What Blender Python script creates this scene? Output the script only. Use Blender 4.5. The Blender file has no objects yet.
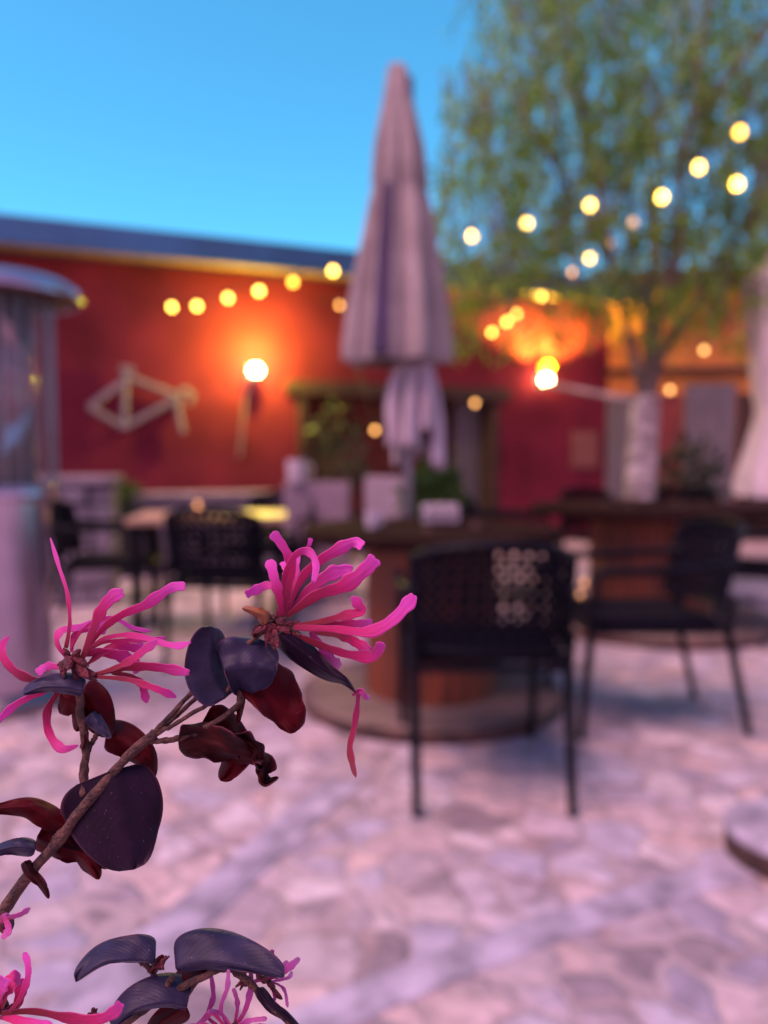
import bpy, bmesh, math, random
from mathutils import Vector, Matrix, noise as mnoise
R = math.radians
rnd = random.Random(7)
S = bpy.context.scene

# ------------------------------------------------------------------ camera
CAMZ, PITCH, FPX = 1.10, R(3.85), 773.0
cd = bpy.data.cameras.new('camera'); cam = bpy.data.objects.new('camera', cd)
S.collection.objects.link(cam); S.camera = cam
cam.location = (0, 0, CAMZ); cam.rotation_euler = (R(90) - PITCH, 0, 0)
cd.sensor_fit = 'VERTICAL'; cd.lens = 5.7; cd.sensor_height = 5.7 * 1024 / FPX; cd.sensor_width = cd.sensor_height
cd.clip_start = 0.01; cd.clip_end = 500
cd.dof.use_dof = True; cd.dof.focus_distance = 0.166; cd.dof.aperture_fstop = 1.75

# ------------------------------------------------------------------ world, sun, exposure
W = bpy.data.worlds.new('World'); S.world = W; W.use_nodes = True
SUN_EL, SUN_AZ = R(60), R(235)          # azimuth clockwise from +Y: high, from the left and a little behind the camera
nt = W.node_tree; nt.nodes.clear()
sky = nt.nodes.new('ShaderNodeTexSky'); sky.sky_type = 'NISHITA'; sky.sun_disc = False
sky.sun_elevation = SUN_EL; sky.sun_rotation = SUN_AZ; sky.air_density = 1.0; sky.dust_density = 0.2; sky.ozone_density = 1.6
tint = nt.nodes.new('ShaderNodeMix'); tint.data_type = 'RGBA'; tint.blend_type = 'MULTIPLY'; tint.inputs[0].default_value = 1
# a clear cyan dusk sky ahead, the pink afterglow of the sunset behind the camera
wtc = nt.nodes.new('ShaderNodeTexCoord'); wsx = nt.nodes.new('ShaderNodeSeparateXYZ'); nt.links.new(wtc.outputs['Generated'], wsx.inputs[0])
wmr = nt.nodes.new('ShaderNodeMapRange'); wmr.interpolation_type = 'SMOOTHSTEP'; wmr.inputs[1].default_value = -0.55; wmr.inputs[2].default_value = 0.35; nt.links.new(wsx.outputs[1], wmr.inputs[0])
wmx = nt.nodes.new('ShaderNodeMix'); wmx.data_type = 'RGBA'; nt.links.new(wmr.outputs[0], wmx.inputs[0])
wmx.inputs[6].default_value = (1.25, 0.62, 0.85, 1); wmx.inputs[7].default_value = (0.36, 1.04, 1.18, 1); nt.links.new(wmx.outputs[2], tint.inputs[7])
bg = nt.nodes.new('ShaderNodeBackground'); bg.inputs[1].default_value = 0.12
wo = nt.nodes.new('ShaderNodeOutputWorld')
nt.links.new(sky.outputs[0], tint.inputs[6]); nt.links.new(tint.outputs[2], bg.inputs[0]); nt.links.new(bg.outputs[0], wo.inputs[0])
sl = bpy.data.lights.new('sun', 'SUN'); sun = bpy.data.objects.new('sun', sl); S.collection.objects.link(sun)
sl.energy = 2.4; sl.angle = R(40); sl.color = (1.0, 0.56, 0.56)
sdir = Vector((math.sin(SUN_AZ) * math.cos(SUN_EL), math.cos(SUN_AZ) * math.cos(SUN_EL), math.sin(SUN_EL)))
sun.rotation_euler = sdir.to_track_quat('Z', 'Y').to_euler()
V = S.view_settings; V.view_transform = 'Standard'; V.look = 'None'; V.exposure = 0.9; V.gamma = 1; V.use_curve_mapping = False
S.cycles.use_denoising = True; S.cycles.sample_clamp_indirect = 4; S.cycles.use_adaptive_sampling = False
S.cycles.max_bounces = 8; S.cycles.transparent_max_bounces = 8; S.cycles.caustics_reflective = False; S.cycles.caustics_refractive = False

# ------------------------------------------------------------------ projection helpers (pixel of the photograph -> point in the place)
CP, SP = math.cos(PITCH), math.sin(PITCH)
def ray(x, y):
    u, v = (x - 384) / FPX, (512 - y) / FPX
    return Vector((u, CP + v * SP, -SP + v * CP))
def at(x, y, Y):
    d = ray(x, y); return Vector((0, 0, CAMZ)) + d * (Y / d.y)
def onground(x, y, z=0.0):
    d = ray(x, y); return Vector((0, 0, CAMZ)) + d * ((z - CAMZ) / d.z)
def near(x, y, d): return Vector((0, 0, CAMZ)) + ray(x, y) * d

# ------------------------------------------------------------------ materials
def mat(name, col, rough=0.6, metal=0.0, var=0.12, scale=6.0, bump=0.0, bscale=40.0, col2=None, trans=0.0, spec=0.5, coord='Object', stretch=(1, 1, 1), coat=0.0):
    m = bpy.data.materials.new(name); m.use_nodes = True; n = m.node_tree.nodes; l = m.node_tree.links
    p = n['Principled BSDF']
    p.inputs['Roughness'].default_value = rough; p.inputs['Metallic'].default_value = metal
    p.inputs['Specular IOR Level'].default_value = spec; p.inputs['Coat Weight'].default_value = coat
    tc = n.new('ShaderNodeTexCoord'); mp = n.new('ShaderNodeMapping'); mp.inputs['Scale'].default_value = stretch
    l.new(tc.outputs[coord], mp.inputs[0])
    no = n.new('ShaderNodeTexNoise'); no.inputs['Scale'].default_value = scale; no.inputs['Detail'].default_value = 5
    l.new(mp.outputs[0], no.inputs['Vector'])
    cr = n.new('ShaderNodeValToRGB')
    c2 = col2 or tuple(min(1, c * (1 + 2 * var)) for c in col)
    c1 = col if col2 else tuple(c * (1 - 1.6 * var) for c in col)
    cr.color_ramp.elements[0].color = (*c1, 1); cr.color_ramp.elements[0].position = 0.32
    cr.color_ramp.elements[1].color = (*c2, 1); cr.color_ramp.elements[1].position = 0.68
    l.new(no.outputs[0], cr.inputs[0]); l.new(cr.outputs[0], p.inputs['Base Color'])
    if bump:
        b = n.new('ShaderNodeBump'); b.inputs['Strength'].default_value = bump; b.inputs['Distance'].default_value = 0.01
        n2 = n.new('ShaderNodeTexNoise'); n2.inputs['Scale'].default_value = bscale; n2.inputs['Detail'].default_value = 4
        l.new(mp.outputs[0], n2.inputs['Vector']); l.new(n2.outputs[0], b.inputs['Height']); l.new(b.outputs[0], p.inputs['Normal'])
    if trans:
        t = n.new('ShaderNodeBsdfTranslucent'); l.new(cr.outputs[0], t.inputs[0])
        mx = n.new('ShaderNodeMixShader'); mx.inputs[0].default_value = trans
        l.new(p.outputs[0], mx.inputs[1]); l.new(t.outputs[0], mx.inputs[2]); l.new(mx.outputs[0], n['Material Output'].inputs[0])
    return m
def emit(name, col, strength):
    m = bpy.data.materials.new(name); m.use_nodes = True; n = m.node_tree.nodes; l = m.node_tree.links
    p = n['Principled BSDF']; p.inputs['Base Color'].default_value = (*col, 1); p.inputs['Roughness'].default_value = 0.3
    p.inputs['Emission Color'].default_value = (*col, 1); p.inputs['Emission Strength'].default_value = strength
    return m

# ------------------------------------------------------------------ mesh helpers
class MB:
    def __init__(s): s.v = []; s.f = []
    def add(s, vs, fs):
        o = len(s.v); s.v += [tuple(v) for v in vs]; s.f += [tuple(i + o for i in f) for f in fs]; return s
    def box(s, c, d, rz=0, M=None):
        vs = []
        for z in (-.5, .5):
            for x, y in ((-.5, -.5), (.5, -.5), (.5, .5), (-.5, .5)):
                p = Vector((x * d[0], y * d[1], z * d[2])); p.rotate(Matrix.Rotation(rz, 3, 'Z'))
                if M: p = M @ p
                vs.append(p + Vector(c))
        return s.add(vs, [(3, 2, 1, 0), (4, 5, 6, 7), (0, 1, 5, 4), (1, 2, 6, 5), (2, 3, 7, 6), (3, 0, 4, 7)])
    def tube(s, pts, r, seg=10, cap=True):
        pts = [Vector(p) for p in pts]; n = len(pts); rs = r if isinstance(r, (list, tuple)) else [r] * n
        rings = []; up = None
        for i, p in enumerate(pts):
            t = (pts[min(i + 1, n - 1)] - pts[max(i - 1, 0)]).normalized()
            if up is None: up = Vector((0, 0, 1)) if abs(t.z) < .9 else Vector((1, 0, 0))
            a = (up - t * up.dot(t)).normalized(); b = t.cross(a); up = a
            rings.append([p + (a * math.cos(2 * math.pi * k / seg) + b * math.sin(2 * math.pi * k / seg)) * rs[i] for k in range(seg)])
        vs = [v for g in rings for v in g]; fs = []
        for i in range(n - 1):
            for k in range(seg):
                k2 = (k + 1) % seg; fs.append((i * seg + k, i * seg + k2, (i + 1) * seg + k2, (i + 1) * seg + k))
        if cap: fs += [tuple(reversed(range(seg))), tuple(range((n - 1) * seg, n * seg))]
        return s.add(vs, fs)
    def lathe(s, prof, seg=32, c=(0, 0, 0), mod=None, cap=True):
        vs = []; fs = []; n = len(prof)
        for i, (r, z) in enumerate(prof):
            for k in range(seg):
                a = 2 * math.pi * k / seg; rr = r * (mod(a, z) if mod else 1)
                vs.append((c[0] + rr * math.cos(a), c[1] + rr * math.sin(a), c[2] + z))
        for i in range(n - 1):
            for k in range(seg):
                k2 = (k + 1) % seg; fs.append((i * seg + k, i * seg + k2, (i + 1) * seg + k2, (i + 1) * seg + k))
        if cap: fs += [tuple(reversed(range(seg))), tuple(range((n - 1) * seg, n * seg))]
        return s.add(vs, fs)
    def grid(s, rows):
        n, m = len(rows), len(rows[0])
        return s.add([p for r in rows for p in r], [(i * m + j, i * m + j + 1, (i + 1) * m + j + 1, (i + 1) * m + j) for i in range(n - 1) for j in range(m - 1)])
    def build(s, name, m, parent=None, smooth=True, bevel=0.0, origin=None, solid=0.0, angle=40):
        o_ = Vector(origin) if origin is not None else None
        me = bpy.data.meshes.new(name)
        me.from_pydata([tuple(Vector(v) - o_) for v in s.v] if o_ is not None else s.v, [], s.f)
        bm = bmesh.new(); bm.from_mesh(me); bmesh.ops.recalc_face_normals(bm, faces=bm.faces); bm.to_mesh(me); bm.free()
        me.materials.append(m)
        if smooth: me.shade_smooth(); me.set_sharp_from_angle(angle=R(angle))
        ob = bpy.data.objects.new(name, me); S.collection.objects.link(ob)
        if o_ is not None: ob.location = o_
        if parent: ob.parent = parent
        if bevel:
            b = ob.modifiers.new('bevel', 'BEVEL'); b.width = bevel; b.segments = 2; b.limit_method = 'ANGLE'
        if solid:
            b = ob.modifiers.new('solid', 'SOLIDIFY'); b.thickness = solid; b.offset = 0
        return ob
def tag(o, label=None, cat=None, group=None, kind=None):
    for k, v in (('label', label), ('category', cat), ('group', group), ('kind', kind)):
        if v: o[k] = v
    return o
def thing(name, label, cat, loc=(0, 0, 0), rz=0, group=None):
    o = bpy.data.objects.new(name, None); S.collection.objects.link(o); o.location = loc; o.rotation_euler = (0, 0, rz)
    o.empty_display_size = .1
    return tag(o, label, cat, group)
KIDS = {}
def kids(o): return [c for c in S.collection.objects if c.parent == o]
def copy_tree(o, parent=None):
    c = o.copy(); S.collection.objects.link(c)
    if parent: c.parent = parent
    for ch in kids(o): copy_tree(ch, c)
    return c
def spline(pts, n):
    pts = [Vector(p) for p in pts]; out = []; m = len(pts) - 1
    for i in range(n):
        t = i / (n - 1) * m; k = min(int(t), m - 1); f = t - k
        p0, p1, p2, p3 = pts[max(k - 1, 0)], pts[k], pts[k + 1], pts[min(k + 2, m)]
        out.append(0.5 * ((2 * p1) + (p2 - p0) * f + (2 * p0 - 5 * p1 + 4 * p2 - p3) * f * f + (3 * p1 - p0 - 3 * p2 + p3) * f ** 3))
    return out

# shared materials
M = {}
M['red'] = mat('red_render', (0.165, 0.0165, 0.034), .95, spec=.2, var=.18, scale=1.3, bump=.3, bscale=30)
M['darkred'] = mat('dark_red_paint', (0.16, 0.022, 0.020), .6, var=.2, scale=4)
M['brown'] = mat('dark_stained_wood', (0.042, 0.016, 0.012), .7, var=.3, scale=4, stretch=(1, 8, 8), bump=.2)
M['recess'] = mat('terracotta_plaster', (0.20, 0.045, 0.03), .85, var=.2, scale=3)
M['roofblue'] = mat('slate_blue_metal', (0.032, 0.125, 0.26), .5, var=.1, scale=3)
M['soffit'] = mat('pale_soffit_boards', (0.30, 0.15, 0.075), .8, var=.15, scale=3, stretch=(8, 1, 1))
M['orange'] = mat('orange_lit_render', (0.66, 0.22, 0.05), .85, var=.18, scale=1.5)  # orange lamplight on the annex wall, put into its base colour
M['greypanel'] = mat('grey_painted_boards', (0.12, 0.10, 0.12), .6, var=.2, scale=5, stretch=(6, 6, .4))
M['chair'] = mat('black_coated_metal', (0.004, 0.0035, 0.007), .5, var=.2, scale=10, spec=.12)
M['rope'] = mat('charcoal_woven_rope', (0.005, 0.0045, 0.009), .85, var=.3, scale=60, bump=.4, bscale=120, spec=.08)
M['spoolcore'] = mat('orange_brown_staves', (0.15, 0.032, 0.010), .6, var=.35, scale=5, stretch=(6, 6, .6), bump=.3)
M['spooltop'] = mat('dark_weathered_planks', (0.016, 0.0065, 0.006), .8, spec=.04, var=.35, scale=4, stretch=(1, 7, 7), bump=.3)
M['tabletop'] = mat('worn_pale_wood', (0.42, 0.25, 0.16), .4, var=.25, scale=4, stretch=(1, 7, 7), bump=.2)
M['cover'] = mat('mauve_beige_canvas', (0.29, 0.23, 0.22), .9, var=.12, scale=5, bump=.3, bscale=200)
M['strap_fold'] = mat('plum_strap_fold_shade', (0.055, 0.032, 0.075), .9, var=.12, scale=5)  # plum of the strap, also the painted shade of a cover fold
M['canvas'] = mat('pale_pink_canvas', (0.46, 0.36, 0.39), .9, var=.1, scale=5)
M['pinkcanvas'] = mat('blush_canvas', (0.74, 0.60, 0.58), .9, var=.08, scale=4)
M['steel'] = mat('brushed_steel', (0.50, 0.46, 0.52), .28, metal=1, var=.08, scale=8, stretch=(1, 1, 20))
M['darksteel'] = mat('smoked_steel', (0.20, 0.17, 0.20), .35, metal=1, var=.1, scale=8)
M['stone'] = mat('grey_mauve_stone', (0.19, 0.155, 0.185), .9, var=.25, scale=7, bump=.6, bscale=25)
M['ledge'] = mat('pale_mauve_stone', (0.24, 0.18, 0.21), .85, var=.2, scale=5, bump=.4, bscale=25)
M['concrete'] = mat('lilac_grey_concrete', (0.315, 0.268, 0.325), .85, var=.28, scale=9, bump=.3, bscale=60)
M['basewood'] = mat('worn_tan_planks', (0.15, 0.10, 0.09), .8, var=.25, scale=4, stretch=(1, 7, 7), bump=.3)
M['rust'] = mat('dark_rusty_steel', (0.07, 0.030, 0.022), .7, var=.4, scale=9)
M['white'] = mat('white_glaze', (0.55, 0.45, 0.50), .3, var=.04, scale=5)
M['paleblock'] = mat('pale_mauve_painted_box', (0.27, 0.185, 0.225), .7, var=.08, scale=6)
M['whitebox'] = mat('off_white_box', (0.36, 0.28, 0.31), .7, var=.06, scale=6)
M['lilacmetal'] = mat('lilac_grey_coated_metal', (0.42, 0.33, 0.42), .24, metal=.85, var=.06, scale=6)
M['bike'] = mat('grey_white_enamel', (0.24, 0.19, 0.22), .5, var=.08, scale=5)
M['wire'] = mat('black_cable', (0.012, 0.012, 0.014), .6)
M['bark'] = mat('birch_bark', (0.10, 0.055, 0.045), .85, scale=7, col2=(0.78, 0.62, 0.58), bump=.5, bscale=30, stretch=(1, 1, 2.2))
M['limb'] = mat('brown_birch_limb', (0.15, 0.105, 0.085), .85, var=.3, scale=12)
M['green'] = mat('grass_green_leaves', (0.07, 0.13, 0.02), .6, var=.4, scale=9, trans=.3)
M['darkgreen'] = mat('dark_green_leaves', (0.028, 0.040, 0.018), .6, var=.4, scale=9, trans=.2)
M['pot'] = mat('black_planter_plastic', (0.02, 0.018, 0.022), .5, var=.2)
M['plaque'] = mat('brown_wall_plaque', (0.24, 0.075, 0.05), .6, var=.15, scale=10)
M['glass'] = bpy.data.materials.new('clear_glass'); M['glass'].use_nodes = True
_p = M['glass'].node_tree.nodes['Principled BSDF']; _p.inputs['Transmission Weight'].default_value = .85; _p.inputs['Roughness'].default_value = .03
_p.inputs['Base Color'].default_value = (.85, .72, .78, 1); _p.inputs['IOR'].default_value = 1.38
M['bulb'] = emit('lit_bulb', (1.0, 0.55, 0.075), 10.0)
M['warmbulb'] = emit('softly_lit_bulb', (1.0, 0.50, 0.05), 5.5)
M['amber'] = emit('wall_hotspot_glow', (1.0, 0.46, 0.02), 3.2)  # glow for the bright spot on the wall above the right lamp
M['dimbulb'] = emit('dim_lit_bulb', (1.0, 0.46, 0.13), 3.0)
M['lampglow'] = emit('lit_lamp_globe', (1.0, 0.66, 0.26), 45.0)

# foliage of the birch: leaf colour varies from leaf to leaf
def leafmat(name, ca, cb, trans=.35):
    m = bpy.data.materials.new(name); m.use_nodes = True; n = m.node_tree.nodes; l = m.node_tree.links
    g = n.new('ShaderNodeNewGeometry'); cr = n.new('ShaderNodeValToRGB')
    cr.color_ramp.elements[0].color = (*ca, 1); cr.color_ramp.elements[1].color = (*cb, 1)
    l.new(g.outputs['Random Per Island'], cr.inputs[0])
    p = n['Principled BSDF']; p.inputs['Roughness'].default_value = .5; p.inputs['Specular IOR Level'].default_value = .3; l.new(cr.outputs[0], p.inputs['Base Color'])
    t = n.new('ShaderNodeBsdfTranslucent'); l.new(cr.outputs[0], t.inputs[0])
    mx = n.new('ShaderNodeMixShader'); mx.inputs[0].default_value = trans
    l.new(p.outputs[0], mx.inputs[1]); l.new(t.outputs[0], mx.inputs[2]); l.new(mx.outputs[0], n['Material Output'].inputs[0])
    return m
M['birchleaf'] = leafmat('birch_leaves', (0.060, 0.170, 0.014), (0.34, 0.54, 0.05), .55)

# ------------------------------------------------------------------ ground
def ground_material():
    m = bpy.data.materials.new('irregular_stone_paving'); m.use_nodes = True; n = m.node_tree.nodes; l = m.node_tree.links
    p = n['Principled BSDF']; p.inputs['Roughness'].default_value = .8
    tc = n.new('ShaderNodeTexCoord')
    wn = n.new('ShaderNodeTexNoise'); wn.inputs['Scale'].default_value = 5; wn.inputs['Detail'].default_value = 3
    l.new(tc.outputs['Object'], wn.inputs['Vector'])
    mxv = n.new('ShaderNodeMix'); mxv.data_type = 'VECTOR'; mxv.inputs[0].default_value = .17
    l.new(tc.outputs['Object'], mxv.inputs[4]); l.new(wn.outputs['Color'], mxv.inputs[5])
    def vor(sc, feat):
        v = n.new('ShaderNodeTexVoronoi'); v.feature = feat; v.inputs['Scale'].default_value = sc
        v.inputs['Randomness'].default_value = 1.0; l.new(mxv.outputs[1], v.inputs['Vector']); return v
    vc, ve = vor(8.6, 'F1'), vor(8.6, 'DISTANCE_TO_EDGE')
    cr = n.new('ShaderNodeValToRGB'); e = cr.color_ramp
    cols = [(0.0, (0.366, 0.280, 0.302)), (.16, (0.270, 0.222, 0.277)), (.32, (0.539, 0.376, 0.353)), (.48, (0.337, 0.294, 0.373)), (.62, (0.578, 0.463, 0.474)), (.76, (0.202, 0.150, 0.167)), (.88, (0.443, 0.357, 0.413)), (1.0, (0.491, 0.337, 0.312))]
    e.elements[0].color = (*cols[0][1], 1); e.elements[1].color = (*cols[-1][1], 1)
    for q, c in cols[1:-1]: el = e.elements.new(q); el.color = (*c, 1)
    sp = n.new('ShaderNodeSeparateColor'); l.new(vc.outputs['Color'], sp.inputs[0]); l.new(sp.outputs[0], cr.inputs[0])
    n3 = n.new('ShaderNodeTexNoise'); n3.inputs['Scale'].default_value = 14; n3.inputs['Detail'].default_value = 6; l.new(tc.outputs['Object'], n3.inputs['Vector'])
    mu = n.new('ShaderNodeMix'); mu.data_type = 'RGBA'; mu.blend_type = 'OVERLAY'; mu.inputs[0].default_value = .68
    l.new(cr.outputs[0], mu.inputs[6]); l.new(n3.outputs[0], mu.inputs[7])
    # sandy joints of uneven width
    jr = n.new('ShaderNodeMapRange'); jr.inputs[1].default_value = .0; jr.inputs[2].default_value = .16; jr.interpolation_type = 'SMOOTHSTEP'
    nj = n.new('ShaderNodeTexNoise'); nj.inputs['Scale'].default_value = 3; l.new(tc.outputs['Object'], nj.inputs['Vector'])
    ad = n.new('ShaderNodeMath'); ad.operation = 'MULTIPLY_ADD'; ad.inputs[1].default_value = .22; ad.inputs[2].default_value = -.10
    l.new(nj.outputs[0], ad.inputs[0]); ad2 = n.new('ShaderNodeMath'); l.new(ve.outputs['Distance'], ad2.inputs[0]); l.new(ad.outputs[0], ad2.inputs[1])
    l.new(ad2.outputs[0], jr.inputs[0])
    nb = n.new('ShaderNodeTexNoise'); nb.inputs['Scale'].default_value = 3.4; nb.inputs['Detail'].default_value = 4; l.new(tc.outputs['Object'], nb.inputs['Vector'])
    jc = n.new('ShaderNodeValToRGB'); jc.color_ramp.elements[0].color = (.25, .17, .165, 1); jc.color_ramp.elements[0].position = .36
    jc.color_ramp.elements[1].color = (.42, .32, .32, 1); jc.color_ramp.elements[1].position = .56; l.new(nb.outputs[0], jc.inputs[0])
    jk = n.new('ShaderNodeMapRange'); jk.inputs[3].default_value = .12; l.new(jr.outputs[0], jk.inputs[0])
    jm = n.new('ShaderNodeMix'); jm.data_type = 'RGBA'; jm.inputs[6].default_value = (.40, .275, .29, 1)
    l.new(jc.outputs[0], jm.inputs[6]); l.new(jk.outputs[0], jm.inputs[0]); l.new(mu.outputs[2], jm.inputs[7])
    l.new(jm.outputs[2], p.inputs['Base Color'])
    hs = n.new('ShaderNodeMath'); hs.operation = 'MULTIPLY_ADD'; hs.inputs[1].default_value = .35
    l.new(n3.outputs[0], hs.inputs[0]); l.new(jr.outputs[0], hs.inputs[2])
    b = n.new('ShaderNodeBump'); b.inputs['Strength'].default_value = .6; b.inputs['Distance'].default_value = .016
    l.new(hs.outputs[0], b.inputs['Height']); l.new(b.outputs[0], p.inputs['Normal'])
    return m
g = MB().add([(-200, -200, 0), (200, -200, 0), (200, 200, 0), (-200, 200, 0)], [(0, 1, 2, 3)])
tag(g.build('ground', ground_material(), smooth=False), kind='structure')
def band(pts, hw, name):
    P = spline([onground(*p) for p in pts], 24); rows = []
    for i, q in enumerate(P):
        t = (P[min(i + 1, 23)] - P[max(i - 1, 0)]).normalized(); nn = Vector((-t.y, t.x, 0))
        ww = hw * (1 + .10 * mnoise.noise(Vector((i * .6, hw, 3))))
        rows.append([q + nn * ww * j + Vector((0, 0, .006 if abs(j) < 1 else .0005)) for j in (-1, -.93, 0, .93, 1)])
    return tag(MB().grid(rows).build(name, M['concrete']), kind='structure')
band([(40, 1040), (180, 925), (270, 845), (345, 780)], .066, 'path')
band([(230, 1060), (400, 985), (560, 925), (700, 880), (800, 850)], .052, 'path')

# ------------------------------------------------------------------ red building
WA = R(22.0); WORG = Vector((0, 9.5, 0))
def wall_s(px):                       # distance along the facade for a pixel column
    u = (px - 384) / FPX; Z = 9.5 / (1 - u * math.tan(WA)); return Z * u / math.cos(WA), Z
def wall_pt(px, py, off=0.0):         # facade-local point (s, depth, z)
    s, Z = wall_s(px); return s, -off, at(px, py, Z).z
bld = thing('red_building', 'long single storey red rendered building with blue roof edge', 'building', WORG, WA)
d0, d1 = wall_s(298)[0], wall_s(497)[0]
DZ = wall_pt(400, 398)[2]
mb = MB()
H = 3.2
mb.box(((-8 + d0) / 2, .15, H / 2), (d0 + 8, .3, H)); SR = wall_s(608)[0]
mb.box(((d1 + SR) / 2, .15, H / 2), (SR - d1, .3, H)); mb.box(((d0 + d1) / 2, .15, (H + DZ + .16) / 2), (d1 - d0, .3, H - DZ - .16))
mb.box((SR - .15, 3.3, H / 2), (.3, 6, H)); mb.box((-7.85, 3.3, H / 2), (.3, 6, H)); mb.box(((SR - 8) / 2, 6.15, H / 2), (SR + 7.4, .3, H))
mb.build('wall', M['red'], bld, smooth=False)
MB().box(((d0 + d1) / 2, .10, DZ + .08), (d1 - d0 + .3, .36, .16)).build('lintel', M['brown'], bld, bevel=.01)
mb = MB(); mb.box(((d0 + d1) / 2, 1.05, 1.15), (d1 - d0 + 1, .1, 2.3)); mb.box((d0 - .05, .65, 1.15), (.1, .7, 2.3)); mb.box((d1 + .05, .65, 1.15), (.1, .7, 2.3)); mb.box(((d0 + d1) / 2, .65, 2.34), (d1 - d0 + 1, .7, .08))
mb.build('porch_wall', M['recess'], bld, smooth=False)
s0, s1 = wall_s(424)[0], wall_s(462)[0]
dr = MB(); dr.box(((s0 + s1) / 2 + .1, 0.95, .98), (s1 - s0 + .1, .06, 1.96)); drr = dr.build('door', M['darkred'], bld, bevel=.008)
MB().tube([(s0 + .2, .90, .95), (s0 + .2, .90, 1.15)], .012).build('handle', M['steel'], drr)
s0, s1 = wall_s(464)[0], wall_s(490)[0]
MB().box(((s0 + s1) / 2, .28, .95), (s1 - s0, .08, 1.9)).build('door_panel', M['greypanel'], bld, bevel=.01)
for px in (298, 497):
    MB().box((wall_s(px)[0] + (.05 if px < 400 else -.05), .12, DZ / 2), (.1, .33, DZ)).build('door_frame', M['brown'], bld, bevel=.008)
rf = MB()
rf.add([(-8.4, -.45, 3.42), (SR + .3, -.45, 3.42), (SR + .3, 6.7, 4.1), (-8.4, 6.7, 4.1), (-8.4, -.45, 3.30), (SR + .3, -.45, 3.30), (SR + .3, 6.7, 3.98), (-8.4, 6.7, 3.98)],
       [(0, 1, 2, 3), (7, 6, 5, 4), (0, 4, 5, 1), (1, 5, 6, 2), (2, 6, 7, 3), (3, 7, 4, 0)])
roof = rf.build('roof', M['roofblue'], bld, smooth=False)
MB().box(((SR - 8.1) / 2, -.475, 3.30), (SR + 8.7, .045, .27)).build('fascia', M['roofblue'], roof, bevel=.008)
MB().box(((SR - 8.1) / 2, -.23, 3.24), (SR + 8.6, .44, .03)).build('soffit', M['soffit'], roof)
# annex to the right of it, lamplight put into its wall colour
A = bld.matrix_basis if False else Matrix.Translation(WORG) @ Matrix.Rotation(WA, 4, 'Z')
c0 = A @ Vector((SR + .01, -.02, 0))
ax = thing('annex_building', 'annex with orange lamplight in its wall colour and grey board doors behind the birch trunk', 'building', c0, R(-8))
MB().box((2.8, .15, 1.7), (6.4, .3, 3.4)).build('wall', M['orange'], ax, smooth=False)
MB().box((2.9, .0, 3.5), (6.4, 1.0, .14)).build('roof', M['brown'], ax, smooth=False)
for k, (xa, xb, mm) in enumerate(((-.06, .36, 'greypanel'), (.40, .92, 'darkred'), (.96, 1.62, 'greypanel'), (1.66, 2.3, 'brown'))):
    o = MB().box(((xa + xb) / 2, -.03, 1.0), (xb - xa, .06, 2.0 + .25 * (k == 2))).build('door_panel', M[mm], ax, bevel=.008)
MB().box((1.2, -.05, 2.30), (2.6, .10, .10)).build('lintel', M['brown'], ax, bevel=.008)
aw = MB(); p0 = at(545, 384, 10.0); p1 = at(640, 402, 9.3)
aw.tube([p0, p1], .035, 10); o = aw.build('awning_pole', M['ledge'], origin=p0); tag(o, 'pale slanting pole running from right wall lamp to the birch', 'pole')

# bicycle frame hung on the wall
Bp = lambda px, py, off=.10: A @ Vector(wall_pt(px, py, off))
b0 = Bp(125, 428)
bk = thing('bicycle_frame', 'bare grey white bicycle frame hung on the red wall', 'bicycle frame', b0)
def btube(name, pts, r):
    m_ = MB(); m_.tube([Bp(*p) - b0 for p in pts], r); return m_.build(name, M['bike'], bk)
mb = MB()
for pts in ([(128, 377), (178, 397)], [(125, 428), (178, 399)], [(128, 372), (125, 428)], [(91, 408), (128, 380)], [(91, 408), (125, 428)]):
    mb.tube([Bp(*p) - b0 for p in pts], .032)
mb.build('main_frame', M['bike'], bk)
btube('fork', [(178, 393), (179, 415), (183, 433)], .03)
btube('handlebar', [(180, 393), (187, 391), (193, 396), (189, 404)], .032)
mb = MB(); mb.tube([Bp(122, 370) - b0, Bp(136, 371) - b0], .035); mb.build('saddle', M['bike'], bk)

# plaque on the wall
pc = A @ Vector(wall_pt(583, 450, .02))
tag(MB().box((0, 0, 0), (.42, .03, .5), rz=WA).build('wall_plaque', M['plaque'], bevel=.006), 'plain brown plaque on red wall below right lamp', 'plaque').location = pc

# ------------------------------------------------------------------ wall lamps
def wall_lamp(px, py, label, kind):
    p = A @ Vector(wall_pt(px, py, .16)); z0 = p.z
    t = thing('wall_lamp', label, 'lamp', p, WA, 'lit lamps on the red wall')
    MB().lathe([(.05, -.02), (.065, 0), (.065, .02)], 20, c=(0, .13, 0)).box((0, .145, .0), (.10, .03, .16)).build('mount', M['darksteel'], t)
    MB().tube([(0, .13, -.02), (0, .07, -.06), (0, 0, -.075)], .012).build('arm', M['darksteel'], t)
    MB().lathe([(.03, -.085), (.05, -.08), (.055, -.045), (.05, -.04)], 20).build('holder', M['darksteel'], t)
    MB().lathe([(.02, -.045), (.045, -.035), (.062, -.01), (.066, .015), (.055, .045), (.03, .065), (.004, .07)], 20).build('globe', M['lampglow'], t)
    ld = bpy.data.lights.new('lamp_light', 'SPOT' if kind == 'fan' else 'POINT'); lo = bpy.data.objects.new('lamp_light', ld); S.collection.objects.link(lo); lo.parent = t
    ld.color = (1.0, .84, .06); ld.shadow_soft_size = .04
    if kind == 'fan':
        ld.energy = 440; ld.spot_size = R(146); ld.spot_blend = .45; lo.location = (0, -.20, .12); lo.rotation_euler = (R(180), 0, 0)
    else:
        ld.energy = 84; lo.location = (0, -.20, .24)
    return t
wl = wall_lamp(254, 373, 'round lit lamp on red wall left of the doorway', 'wide')
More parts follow.
